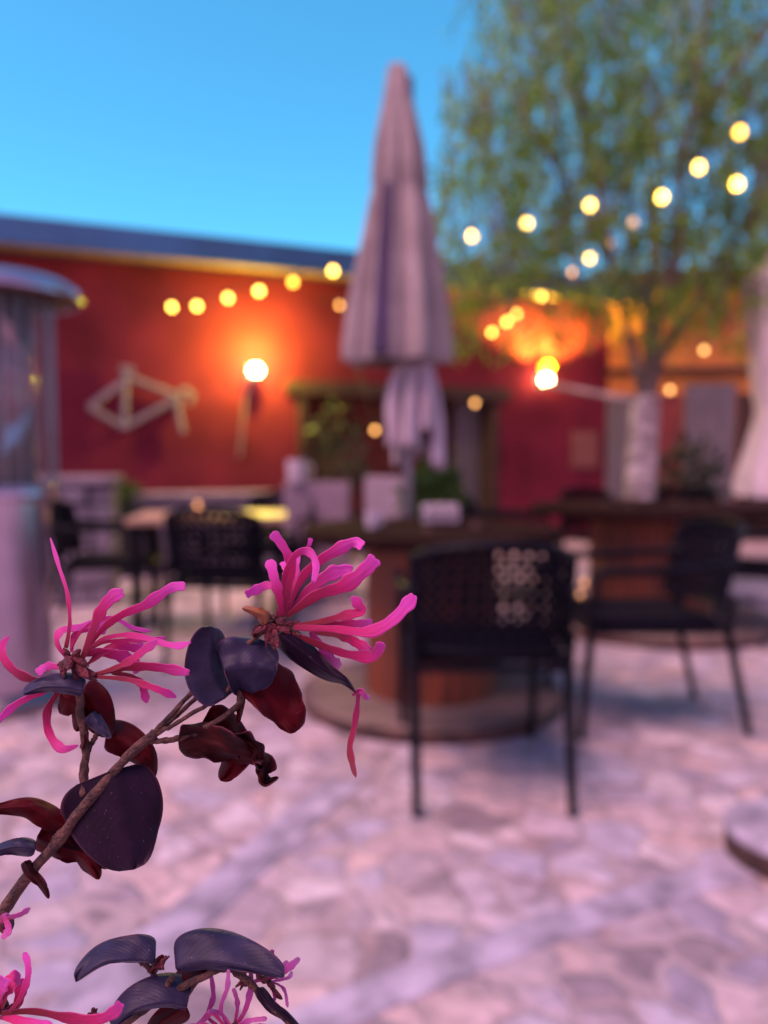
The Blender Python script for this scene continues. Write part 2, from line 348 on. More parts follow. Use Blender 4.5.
MB().tube([(-.03, .14, -.08), (-.10, .14, -.35), (-.17, .14, -.95)], .012).build('pale_tube', M['bike'], wl)  # thin pale tube running down from the lamp
wr_ = wall_lamp(538, 382, 'lit lamp on red wall right of the doorway throwing orange fan', 'fan')
MB().lathe([(.045, .10), (.075, .12), (.08, .18), (.06, .22), (.02, .24)], 24).build('hotspot_glow', M['amber'], wr_)  # added glowing shape standing for the wall's bright spot above the lamp
MB().tube([(0, .06, .08), (0, 0, .075), (0, 0, .11)], .008).build('hotspot_arm', M['darksteel'], wr_)  # arm holding the added glow

# ------------------------------------------------------------------ low stone walls, left
def stone_wall(name, label, p, rz, L, hgt, th, seed, rows):
    r = random.Random(seed); t = thing(name, label, 'wall', p, rz); mb = MB(); z = 0
    for k in range(rows):
        hh = hgt / rows; x = -L / 2
        while x < L / 2 - .02:
            w = min(r.uniform(.22, .5), L / 2 - x)
            mb.box((x + w / 2, r.uniform(-.015, .015), z + hh / 2), (w - .014, th + r.uniform(-.02, .02), hh - .014)); x += w
        z += hh
    mb.build('stone_courses', M['stone'], t, bevel=.012)
    MB().box((0, 0, hgt + .03), (L + .06, th + .08, .06)).build('coping', M['ledge'], t, bevel=.012)
    return t
pw = at(58, 560, 5.9); stone_wall('stone_wall', 'short rough grey stone wall behind the patio heater', (pw.x - .1, 5.9, 0), R(10), 1.05, .92, .4, 3, 6)
pw = at(215, 520, 7.6); stone_wall('stone_wall', 'long low pale stone wall along the foot of red building', (pw.x, 7.75, 0), WA, 2.6, .72, .35, 4, 4)

# ------------------------------------------------------------------ plants
def bush(mbuilder, c, rx, rz_, n, ls, r, up=.5):
    for i in range(n):
        while True:
            q = Vector((r.uniform(-1, 1), r.uniform(-1, 1), r.uniform(-1, 1)))
            if q.length < 1: break
        p = Vector(c) + Vector((q.x * rx, q.y * rx, q.z * rz_))
        d = Vector((q.x + r.gauss(0, .4), q.y + r.gauss(0, .4), up + r.gauss(0, .5))).normalized()
        s_ = d.cross(Vector((r.gauss(0, 1), r.gauss(0, 1), r.gauss(0, 1)))).normalized(); L = ls * r.uniform(.6, 1.3)
        mbuilder.add([p, p + d * L * .5 + s_ * L * .28, p + d * L, p + d * L * .5 - s_ * L * .28], [(0, 1, 2, 3)])
def potted(label, p, potr, poth, rx, rh, n, ls, gm, seed, cat='potted plant', pm='pot', stem=.25):
    r = random.Random(seed); t = thing('potted_plant', label, cat, p)
    MB().lathe([(potr * .75, 0), (potr, poth * .9), (potr * 1.06, poth * .9), (potr * 1.06, poth), (potr * .9, poth), (potr * .88, poth * .9)], 24).build('pot', M[pm], t)
    s = MB()
    for k in range(5): a = k * 1.26; s.tube([(0, 0, poth * .85), (math.cos(a) * rx * .3, math.sin(a) * rx * .3, poth + stem), (math.cos(a) * rx * .5, math.sin(a) * rx * .5, poth + stem + rh * .8)], [.012, .009, .004], 6)
    s.build('stem', M['limb'], t)
    b = MB(); bush(b, (0, 0, poth + stem + rh * .45), rx, rh, n, ls, r); b.build('foliage', M[gm], t, smooth=False)
    return t
q = A @ Vector(wall_pt(325, 470, .45)); potted('tall dark leafy plant in black pot at left of doorway', (q.x, q.y, 0), .24, .5, .32, .62, 240, .13, 'darkgreen', 11, stem=.35)
q = at(120, 560, 7.3); potted('small green plant in black pot beside stone wall', (q.x, 7.3, 0), .22, .62, .2, .14, 260, .1, 'green', 12, stem=.05)
q = at(686, 540, 8.6); potted('dark green shrub in pot in front of grey board doors', (q.x, 8.6, 0), .28, .5, .36, .5, 420, .12, 'darkgreen', 13, stem=.1)

# ------------------------------------------------------------------ spool tables
def spool(label, x, y, rad, sc, top_m, seed):
    t = thing('spool_table', label, 'table', (x, y, 0), 0.4 * seed, 'cable spool tables')
    TH = .80
    def disc(z0, z1, r_):
        return MB().lathe([(r_ - .012, z0), (r_, z0 + .012), (r_, z1 - .012), (r_ - .012, z1)], 64)
    disc(TH - .055, TH, rad).build('table_top', M[top_m], t)
    core = MB(); n = 26
    core.lathe([(rad * .50, .061), (rad * .50, TH - .056)], n * 4, mod=lambda a, z: 1 + (.012 if (a * n / (2 * math.pi)) % 1 > .12 else -.015)); core.build('drum', M['spoolcore'], t)
    bd = disc(.004, .06, rad).build('base_disc', M['basewood'], t)
    MB().lathe([(rad + .002, .006), (rad + .008, .010), (rad + .008, .050), (rad + .002, .054)], 64, cap=False).build('rim', M['rust'], bd, solid=.004)
    for k in range(6):
        a = k * math.pi / 3; MB().lathe([(.02, 0), (.02, .012), (.008, .018)], 8, c=(math.cos(a) * rad * .4, math.sin(a) * rad * .4, TH)).build('bolt', M['rust'], t)
    return t
TX, TY = at(408, 540, 4.35).x, 4.35
spool('dark wooden cable spool table with orange brown drum in front of closed parasol', .215, 3.50, .585, 1, 'spooltop', 1)
fx = at(652, 510, 5.2).x
spool('wide dark cable spool table in front of the birch trunk', fx, 5.2, .80, 1, 'spooltop', 2)

# long wooden table, left
lt = thing('wooden_table', 'pale worn wooden table among black chairs at left', 'table', (at(212, 520, 4.95).x, 4.95, 0), R(8))
MB().box((0, 0, .735), (.95, .7, .04)).build('table_top', M['tabletop'], lt, bevel=.006)
for sx in (-1, 1):
    for sy in (-1, 1): MB().box((sx * .42, sy * .3, .357), (.06, .06, .715)).build('leg', M['chair'], lt, bevel=.004)

# ------------------------------------------------------------------ armchairs (chair faces local +Y)
def make_chair():
    t = thing('armchair', 'black woven rope armchair', 'chair')
    Wd, Dp, SH = .25, .25, .44
    st = MB(); rows = []
    for i in range(9):
        v = -1 + 2 * i / 8; rows.append([(Wd * .98 * uu, Dp * v + .02, SH + .018 - .022 * (1 - uu * uu) * (1 - v * v)) for uu in [-1 + 2 * j / 8 for j in range(9)]])
    st.grid(rows); seat = st.build('seat', M['rope'], t, solid=.028)
    fr = MB(); fr.tube([(-Wd, -Dp, SH - .01), (-Wd, Dp + .03, SH - .01), (Wd, Dp + .03, SH - .01), (Wd, -Dp, SH - .01), (-Wd, -Dp, SH - .01)], .016, 8); fr.build('seat_frame', M['chair'], t)
    for sx in (-1, 1):
        MB().tube([(sx * (Wd + .005), Dp + .06, 0), (sx * (Wd + .012), Dp + .03, SH), (sx * (Wd + .02), Dp + .01, .655)], [.015, .018, .016], 10).build('leg', M['chair'], t)
        MB().tube([(sx * (Wd - .01), -Dp - .125, 0), (sx * (Wd - .003), -Dp - .02, SH), (sx * (Wd), -Dp - .04, SH + .12)], [.015, .019, .016], 10).build('leg', M['chair'], t)
        MB().tube(spline([(sx * (Wd + .02), Dp + .03, .64), (sx * (Wd + .025), Dp - .02, .665), (sx * (Wd + .03), 0, .668), (sx * (Wd + .02), -Dp + .04, .68), (sx * (Wd - .02), -Dp - .06, .70)], 14), .019, 10).build('armrest', M['chair'], t)
    def bp(u, z):         # curved back surface
        a = u * 1.15; return Vector((math.sin(a) * (Wd + .025), -Dp + .10 - math.cos(a) * .155 - (z - SH) * .22, z))
    top = [bp(-1 + 2 * i / 16, .84 - .05 * abs(-1 + 2 * i / 16) ** 2) for i in range(17)]
    low = [bp(-1 + 2 * i / 16, SH + .06) for i in range(17)]
    bf = MB(); bf.tube(top, .017, 8); bf.tube(low, .014, 8)
    bf.tube([low[0], top[0]], .016, 8); bf.tube([low[-1], top[-1]], .016, 8); bf.build('back_frame', M['chair'], t)
    wv = MB(); zb, zt = SH + .06, .835
    for k in range(-12, 27):
        for sgn in (1, -1):
            pts = []
            for i in range(13):
                f = i / 12; u = -1 + 2 * (k + sgn * (f - .5) * 7) / 13 - 1 + 1
                if -1 <= u <= 1:
                    z = zb + (zt - .05 * u * u - zb) * f; pts.append(bp(u, z) + Vector((0, sgn * .004, 0)))
            if len(pts) > 1: wv.tube(pts, .0088, 5)
    for k in range(1, 8):
        z = zb + (zt - zb) * k / 8; wv.tube([bp(-1 + 2 * i / 12, z) for i in range(13)], .007, 5)
    wv.build('woven_back', M['rope'], t)
    return t
proto = make_chair(); GR = 'black woven rope armchairs'
def g_at(px, py): return onground(px, py)
spots = [  # x, y, facing (rotation), label
    ((.336, 2.69), R(1), 'nearest black woven armchair, back turned, facing the parasol table'),
    ((at(634, 700, 3.25).x, 3.24), R(93), 'black woven armchair seen side on, right of the parasol table'),
    ((at(738, 600, 4.70).x, 4.70), R(62), 'black woven armchair at right edge, behind the side on chair'),
    ((at(112, 600, 5.0).x, 5.0), R(-80), 'black woven armchair at left end of the pale wooden table'),
    ((at(232, 600, 4.3).x, 4.3), R(-8), 'black woven armchair with back turned, in front of pale wooden table'),
    ((at(272, 600, 5.75).x, 5.75), R(172), 'black woven armchair on far side of the pale wooden table'),
    ((at(603, 560, 6.6).x, 6.55), R(200), 'black woven armchair left of the birch trunk behind wide table'),
    ((at(692, 560, 6.6).x, 6.7), R(165), 'black woven armchair right of the birch trunk behind wide table'),
    ((at(505, 600, 6.2).x, 6.2), R(-90), 'black woven armchair in front of doorway, left of wide table'),
]
for i, ((x, y), rz, lab) in enumerate(spots):
    c = proto if i == 0 else copy_tree(proto)
    c.location = (x, y, 0.004); c.rotation_euler = (0, 0, rz); c['label'] = lab; c['group'] = GR

# ------------------------------------------------------------------ parasols
def pleats(n, amp, ph=0, seed=0):
    def f(a, z):
        w = mnoise.noise(Vector((math.cos(a) * 1.3 + seed, math.sin(a) * 1.3, z * .8)))
        c = math.cos(n * a + ph + 1.2 * w)
        return 1 + amp * (1 + .5 * math.sin(a * 2 + seed)) * (abs(c) ** .7 * (1 if c > 0 else -1)) + .10 * w + .05 * math.sin(11 * a + 3 * w)
    return f
pz = lambda y: at(400, y, TY + .02).z
px2m = TY / FPX
par = thing('parasol', 'closed mauve parasol in fabric cover standing behind the nearest spool table', 'parasol', (TX, TY, 0), 0, 'closed parasols')
dx = (at(397, 300, TY).x - TX)
def shift(mb_, topz, botz):
    mb_.v = [(x + dx * max(0, min(1, (z - botz) / .3)), y, z) for x, y, z in mb_.v]; return mb_
MB().tube([(0, 0, .05), (0, 0, pz(80))], .026, 14).build('pole', M['darksteel'], par)
MB().lathe([(.34, .0), (.34, .05), (.31, .065), (.05, .075), (.04, .3), (.034, .3)], 40).build('base', M['concrete'], par)
mb = MB(); prof = []
for y, w in ((66, 6), (69, 13), (80, 17), (105, 24), (130, 33), (150, 40), (180, 46), (190, 45), (196, 46), (210, 52), (240, 60), (270, 68), (300, 75), (330, 81), (352, 85), (364, 84)):
    prof.append((w * px2m / 2, pz(y)))
P_ = spline([(r_, 0, z_) for r_, z_ in prof], 60)
mb.lathe([(max(.01, p.x), p.z) for p in P_], 96, mod=pleats(7, .20, .6, 2), cap=False)
cov = shift(mb, 0, .8).build('cover', M['cover'], par, solid=.004, angle=80)
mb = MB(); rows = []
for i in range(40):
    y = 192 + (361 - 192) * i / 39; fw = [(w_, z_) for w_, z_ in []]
    # plum strip painting a fold's shade on the cover, a little left of centre
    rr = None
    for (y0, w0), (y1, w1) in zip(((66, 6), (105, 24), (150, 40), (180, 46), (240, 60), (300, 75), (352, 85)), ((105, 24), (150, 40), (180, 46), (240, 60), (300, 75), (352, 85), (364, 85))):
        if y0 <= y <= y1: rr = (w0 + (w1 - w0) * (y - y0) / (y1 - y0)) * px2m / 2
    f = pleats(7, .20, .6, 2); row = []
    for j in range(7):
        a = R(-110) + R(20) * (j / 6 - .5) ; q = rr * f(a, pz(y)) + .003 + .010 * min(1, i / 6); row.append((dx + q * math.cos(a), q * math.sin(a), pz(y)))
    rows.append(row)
mb.grid(rows); mb.build('fold_shade', M['strap_fold'], par, solid=.003)
mb = MB(); rt = random.Random(3)
for k in range(9):          # the canopy's own hem bunched below the cover, hanging in folded tails
    a = 2 * math.pi * k / 9 + .35; e = rt.uniform(.85, 1.15); zb = pz(rt.uniform(425, 474)); ca, sa = math.cos(a), math.sin(a); rows = []
    for i in range(18):
        f = i / 17; z = pz(358) + (zb - pz(358)) * f; ro = (.085 + .085 * math.sin(min(1, f * 1.25) * 1.9)) * e; hw = .026 + .024 * f
        row = []
        for j in range(9):
            u = -1 + j / 4; q = ro - .035 * u * u * (1 + f) + .012 * math.sin(u * 5 + k * 2 + f * 3) * f
            row.append((.03 + ca * q - sa * u * hw, sa * q + ca * u * hw, z + .018 * math.cos(u * 3 + k) * f))
        rows.append(row)
    mb.grid(rows)
mb.build('canopy', M['canvas'], par, solid=.006, angle=80)
mb = MB(); mb.lathe([(.082, pz(376)), (.088, pz(372)), (.082, pz(368))], 32, c=(.02, 0, 0)); mb.build('strap', M['strap_fold'], par)
# second parasol, right edge
SX, SY = at(786, 400, 6.0).x, 6.0; qz = lambda y: at(770, y, SY).z; q2m = SY / FPX
p2 = thing('parasol', 'closed blush pink parasol at the right edge behind the birch', 'parasol', (SX, SY, 0), 0, 'closed parasols')
MB().tube([(0, 0, .05), (0, 0, qz(230))], .026, 14).build('pole', M['darksteel'], p2)
mb = MB(); P_ = spline([(w * q2m / 2, 0, qz(y)) for y, w in ((232, 14), (250, 36), (268, 62), (285, 72), (300, 66), (340, 60), (390, 52), (410, 46), (430, 52), (460, 66), (485, 76), (497, 74))], 60)
mb.lathe([(p.x, p.z) for p in P_], 96, mod=pleats(7, .14, 1.0, 9), cap=False); mb.build('canopy', M['pinkcanvas'], p2, solid=.004, angle=80)
mb = MB(); mb.lathe([(.185, qz(416)), (.192, qz(411)), (.185, qz(406))], 40); mb.build('strap', M['pinkcanvas'], p2)
MB().lathe([(.38, .0), (.38, .06), (.34, .075), (.05, .085), (.04, .3), (.034, .3)], 40).build('base', M['concrete'], p2)

# round slab at the lower right
ps = onground(795, 858)
db = thing('parasol_stand', 'round grey slab with rusty rim on the paving at right edge', 'parasol stand', (ps.x, ps.y, 0))
rB = .185
MB().lathe([(rB - .02, .075), (rB, .07), (rB, .085), (rB - .012, .092), (.03, .094)], 48).build('slab', M['concrete'], db)
MB().lathe([(rB - .03, .003), (rB - .004, .006), (rB - .004, .07), (rB - .03, .072)], 48).build('rim', M['rust'], db)
MB().tube([(.03, 0, .09), (.03, 0, .34)], .028, 16).build('socket', M['darksteel'], db)

# ------------------------------------------------------------------ patio heater
HX, HY = at(-6, 500, 3.45).x, 3.45; hz = lambda y: at(0, y, HY).z; h2m = HY / FPX
ht = thing('patio_heater', 'tall steel patio heater with glass tube and domed lid at left edge', 'patio heater', (HX, HY, 0))
MB().lathe([(.30, 0), (.30, .05), (.27, .07), (.245, .09)], 40).build('base', M['darksteel'], ht)
MB().lathe([(.235, .09), (.225, .5), (.225, hz(500))], 40).build('cylinder_housing', M['lilacmetal'], ht)
MB().lathe([(.26, hz(500)), (.265, hz(496)), (.265, hz(488)), (.25, hz(484))], 40).build('collar', M['lilacmetal'], ht)
MB().lathe([(.185, hz(484)), (.185, hz(300))], 40, cap=False).build('glass_tube', M['glass'], ht, solid=.004)
mb = MB()
for k in range(28):
    a = 2 * math.pi * k / 28; mb.tube([(.262 * math.cos(a), .262 * math.sin(a), hz(490)), (.262 * math.cos(a), .262 * math.sin(a), hz(302))], .0045, 6)
for y in (302, 488):
    mb.tube([(.262 * math.cos(2 * math.pi * k / 40), .262 * math.sin(2 * math.pi * k / 40), hz(y)) for k in range(41)], .005, 6, cap=False)
mb.build('wire_guard', M['darksteel'], ht)
MB().lathe([(.06, hz(484)), (.05, hz(420)), (.05, hz(300))], 16).build('burner', M['darksteel'], ht)
rl = 88 * h2m
zr = hz(299)
lid_ = MB().lathe([(.004, zr + .105), (rl * .5, zr + .10), (rl * .85, zr + .075), (rl * .97, zr + .045), (rl, zr + .008), (rl * .995, zr), (rl * .97, zr + .004)], 56, cap=False).build('lid', M['lilacmetal'], ht, solid=.003)
MB().lathe([(.05, zr + .02), (rl * .96, zr + .006)], 48, cap=False).build('reflector', M['rust'], lid_, solid=.003)
MB().lathe([(.10, hz(300)), (.12, hz(290)), (.10, hz(284))], 24).build('lid_support', M['darksteel'], ht)

# ------------------------------------------------------------------ birch tree
tr = Vector((at(638, 500, 6.25).x, 6.25, 0)); r = random.Random(21)
tree = thing('birch_tree', 'leafy birch with pale trunk and drooping twigs over the tables', 'tree', tr)
tz = lambda y: at(640, y, 6.25).z
L_ = lambda px, py, Y: at(px, py, Y) - tr
mb = MB(); mb.tube(spline([(0, 0, 0), (.0, 0, .4), L_(642, 450, 6.25), L_(646, 396, 6.25)], 20), [.135 - .03 * i / 19 for i in range(20)], 16); mb.build('trunk', M['bark'], tree)
limbs = [[(648, 402, 6.25), (655, 340, 6.2), (672, 260, 6.1), (690, 120, 5.9), (720, -60, 5.8)], [(644, 402, 6.25), (628, 330, 6.3), (612, 270, 6.4), (590, 150, 6.5), (560, 20, 6.5), (540, -120, 6.5)],
         [(646, 402, 6.25), (648, 340, 6.4), (652, 240, 6.6), (640, 100, 6.9), (650, -100, 7.0)], [(650, 402, 6.25), (664, 350, 6.4), (705, 290, 6.7), (760, 200, 6.9), (840, 90, 7.0)],
         [(612, 270, 6.4), (570, 190, 6.1), (520, 110, 5.9), (490, 30, 5.9)], [(690, 120, 5.9), (760, 40, 5.4), (830, -60, 5.2)]]
for L in limbs:
    m_ = MB(); P_ = spline([L_(*p) for p in L], 16); r0 = .045 if L[0][1] > 400 else .025
    m_.tube(P_, [r0 * (1 - .8 * i / 15) for i in range(16)], 8); m_.build('limb', M['limb'], tree)
BULBS = [(472, 236), (527, 223), (590, 205), (662, 197), (699, 167), (740, 132), (492, 332), (507, 322), (516, 314), (541, 296), (590, 258), (633, 222), (737, 184), (573, 272), (610, 243), (704, 350), (670, 390)]
lv, lf = [], []
def add_leaf(p, d, w, L):
    w_ = p + tr; x_ = 384 + FPX * w_.x / w_.y; y_ = 460 - FPX * (w_.z - CAMZ) / w_.y
    if any((x_ - a) ** 2 + (y_ - b) ** 2 < 150 for a, b in BULBS): return      # no leaf right against a bulb
    # clumps of leaves with holes of a hand's breadth between them
    if mnoise.noise(Vector((p.x * 4.6, p.y * .9, p.z * 4.4))) + .5 * mnoise.noise(Vector((p.x * 9, p.y * 2, p.z * 8))) < (.10 if w_.z > 3.2 else .02) - .25 * r.random(): return
    s_ = d.cross(Vector((r.gauss(0, 1), r.gauss(0, 1), r.gauss(0, .4)))).normalized(); o = len(lv); m_ = p + d * L * .45
    lv.extend([tuple(p), tuple(m_ + s_ * w), tuple(p + d * L), tuple(m_ - s_ * w)]); lf.append((o, o + 1, o + 2, o + 3))
twigs = MB()
def edge(py):     # left outline of the crown in the photograph
    return 470 - .28 * py + 25 * math.sin(py * .06) if py < 140 else 425 + 8 * math.sin(py * .09)
nt_ = 0
while nt_ < 2750:
    px, py = r.uniform(415, 900), r.uniform(-190, 285); Y = r.gauss(6.3, .5)
    if Y < 4.6 or Y > 8.0: continue
    if px < edge(py) + r.uniform(0, 40): continue
    if r.random() < (.30 if py < 60 else .0): continue
    p = at(px, py, Y) - tr; Lt = r.uniform(.35, .8); drift = Vector((r.gauss(0, .12), r.gauss(0, .12), 0))
    maxdrop = p.z - (1.1 + (460 - 345 - 20 * r.random()) / FPX * Y)
    Lt = min(Lt, max(.15, maxdrop)); n = int(Lt / .026); pts = []
    for k in range(n):
        f = k / max(1, n - 1); q_ = p + drift * f * 1.2 + Vector((0, 0, -Lt * f)) + Vector((r.gauss(0, .008), r.gauss(0, .008), 0))
        pts.append(q_)
        d = Vector((r.gauss(0, .7), r.gauss(0, .7), -.7 + r.gauss(0, .35))).normalized()
        add_leaf(q_ + Vector((r.gauss(0, .03), r.gauss(0, .03), 0)), d, r.uniform(.013, .021), r.uniform(.045, .068))
    if len(pts) > 3: twigs.tube([pts[0], pts[len(pts) // 2], pts[-1]], [.004, .003, .0015], 4)
    nt_ += 1
me = bpy.data.meshes.new('crown'); me.from_pydata(lv, [], lf); me.materials.append(M['birchleaf'])
o = bpy.data.objects.new('crown', me); S.collection.objects.link(o); o.parent = tree
twigs.build('twigs', M['limb'], tree)

# ------------------------------------------------------------------ string lights
def strand(label, pts, m, rb, extra0=None, extra1=None, drop=.055, dim=()):
    rb *= 1.0
    P = [at(*p) for p in pts]; base = P[0]
    t = thing('string_light', label, 'string light', base, 0, 'strings of festoon bulbs')
    anchors = ([at(*extra0)] if extra0 else []) + [p + Vector((0, 0, drop + rb)) for p in P] + ([at(*extra1)] if extra1 else [])
    fine = []
    for a, b in zip(anchors[:-1], anchors[1:]):
        for k in range(6):
            f = k / 6; q_ = a.lerp(b, f); q_.z -= .04 * (b - a).length * 4 * f * (1 - f); fine.append(q_ - base)
    fine.append(anchors[-1] - base)
    MB().tube(fine, .005, 6).build('cable', M['wire'], t)
    rv = random.Random(len(pts))
    for k_, p in enumerate(P):
        b = p - base
        s_ = MB(); s_.lathe([(.012, rb + drop), (.016, rb + drop - .01), (.016, rb * .8)], 12, c=b)
        so = s_.build('socket', M['wire'], t)
        rb_ = rb * rv.uniform(.85, 1.12)
        MB().lathe([(.014, rb * .95), (rb_ * .62, rb * .72), (rb_ * .95, rb * .2), (rb_, -.1 * rb), (rb_ * .85, -.55 * rb), (rb_ * .45, -.9 * rb), (.003, -rb)], 14, c=b).build('bulb', M['dimbulb'] if k_ in dim else rv.choice((m, m, m, M['warmbulb'])) if m is M['bulb'] else m, so)
    return t
Z1 = lambda x: 8.0 + (4.9 - 8.0) * (x - 172) / (740 - 172)
s1 = [(172, 307), (197, 306), (228, 298), (259, 291), (293, 282), (333, 271), (380, 262), (425, 249), (472, 236), (527, 223), (590, 205), (662, 197), (699, 167), (740, 132)]
strand('long string of glowing yellow bulbs from red eave past parasol into birch', [(x, y, Z1(x)) for x, y in s1], M['bulb'], .031, (140, 262, 8.3), (800, 80, 4.6))
Z2 = lambda x: 9.4 + (5.3 - 9.4) * (x - 492) / (737 - 492)
s2 = [(492, 332), (507, 322), (516, 314), (541, 296), (590, 258), (633, 222), (737, 184)]
strand('steep string of glowing yellow bulbs rising from right wall lamp into birch', [(x, y, Z2(x)) for x, y in s2], M['bulb'], .032, (470, 318, 9.6), (800, 150, 4.9), dim=(5,))
s3 = [(340, 305, 8.9), (375, 430, 8.6), (430, 372, 8.9), (475, 403, 9.3)]
strand('drooping string of dim amber bulbs across the doorway', s3, M['dimbulb'], .03, (318, 300, 9.0), (500, 380, 9.6))
s4 = [(573, 272, 8.2), (610, 243, 7.7), (704, 350, 7.6), (670, 390, 8.4)]
strand('short drooping string of dim amber bulbs behind the birch', sorted(s4, key=lambda p: p[0]), M['dimbulb'], .03, (545, 268, 8.6), (735, 320, 7.4))

# small candles added to stand for glints among the chairs
def glint_tealight(label, p, rr=.035):
    t = thing('glint_tealight', label, 'added candle', p, 0, 'added lights for small glints')
    MB().lathe([(rr * .8, 0), (rr, .012), (rr * 1.02, .075), (rr * .96, .075), (rr * .92, .014), (rr * .3, .010)], 24).build('glass_cup', M['glass'], t)
    MB().lathe([(rr * .7, .013), (rr * .7, .035), (.004, .037)], 20).build('wax', M['white'], t)
    MB().lathe([(.002, .040), (.011, .050), (.009, .066), (.001, .085)], 12).build('flame', M['dimbulb'], t)
g1 = onground(580, 604); glint_tealight('added glint light on paving between the two nearest armchairs', (g1.x, g1.y, .003))
g1 = onground(584, 590); glint_tealight('added glint light on paving farther back beside wide table', (g1.x, g1.y, .003), .03)
glint_tealight('added glint light on the pale wooden table', (at(198, 520, 4.8).x, 4.8, .757))
g1 = onground(146, 563); glint_tealight('added glint light on paving under chairs at left', (g1.x, g1.y, .003), .04)

# ------------------------------------------------------------------ things on the near table and behind
tt = .80
def onTable(px, Y): return Vector((at(px, 530, Y).x, Y, tt))
def crate(label, cx, Y, w, h, d, m, rz=0):
    t = thing('box_planter', label, 'planter', (at(cx, 520, Y).x, Y, 0), rz)
    mb = MB(); th = .018
    mb.box((0, -d / 2, h / 2), (w, th, h)); mb.box((0, d / 2, h / 2), (w, th, h)); mb.box((-w / 2 + th / 2, 0, h / 2), (th, d - th - .004, h)); mb.box((w / 2 - th / 2, 0, h / 2), (th, d - th - .004, h)); mb.box((0, 0, .04), (w - 2 * th - .004, d - th - .004, .02))
    mb.build('box_body', M[m], t, bevel=.004)
    MB().box((0, 0, h - .05), (w - 2 * th - .006, d - th - .006, .02)).build('soil', M['rust'], t)
    return t
crate('wide pale mauve planter box behind the parasol table', 318, 6.2, .50, .92, .4, 'paleblock')
crate('taller pale planter box behind the parasol pole', 384, 5.5, .26, .98, .3, 'whitebox')
def cup(label, p, r_, h_, m='white'):
    t = thing('cup', label, 'cup', p)
    MB().lathe([(r_ * .8, 0), (r_, h_ * .25), (r_ * 1.03, h_), (r_ * .95, h_), (r_ * .9, h_ * .3), (.004, h_ * .12)], 28).build('cup_body', M[m], t)
    MB().tube(spline([(r_ * 1.0, 0, h_ * .8), (r_ * 1.6, 0, h_ * .75), (r_ * 1.6, 0, h_ * .4), (r_ * 1.0, 0, h_ * .3)], 10), .006, 8).build('handle', M[m], t)
    return t
pp = at(299, 492, 6.15); cup('tall white jug standing on the wide planter box', (pp.x, 6.0, .921), .075, .18)
cup('small white cup on the parasol table, left of the pole', (at(372, 530, 3.40).x, 3.40, tt), .028, .07)
cd_ = thing('condiment_caddy', 'low black wire caddy of white packets right of parasol pole', 'caddy', (at(440, 530, 3.62).x, 3.62, tt), .2)
mb = MB()
for z in (.008, .05): mb.tube([(-.09, -.05, z), (.09, -.05, z), (.09, .05, z), (-.09, .05, z), (-.09, -.05, z)], .003, 6)
for x in (-.09, -.03, .03, .09):
    for y in (-.05, .05): mb.tube([(x, y, 0), (x, y, .05)], .0025, 6)
mb.build('rack', M['chair'], cd_)
for k in range(5): MB().box((-.068 + k * .034, 0, .05), (.024, .07, .085)).build('packet', M['white'], cd_, bevel=.002)
potted('small bright green plant in black pot behind the parasol pole', (at(430, 530, 4.6).x, 4.6, 0), .17, .78, .15, .16, 240, .1, 'green', 14, stem=.03)

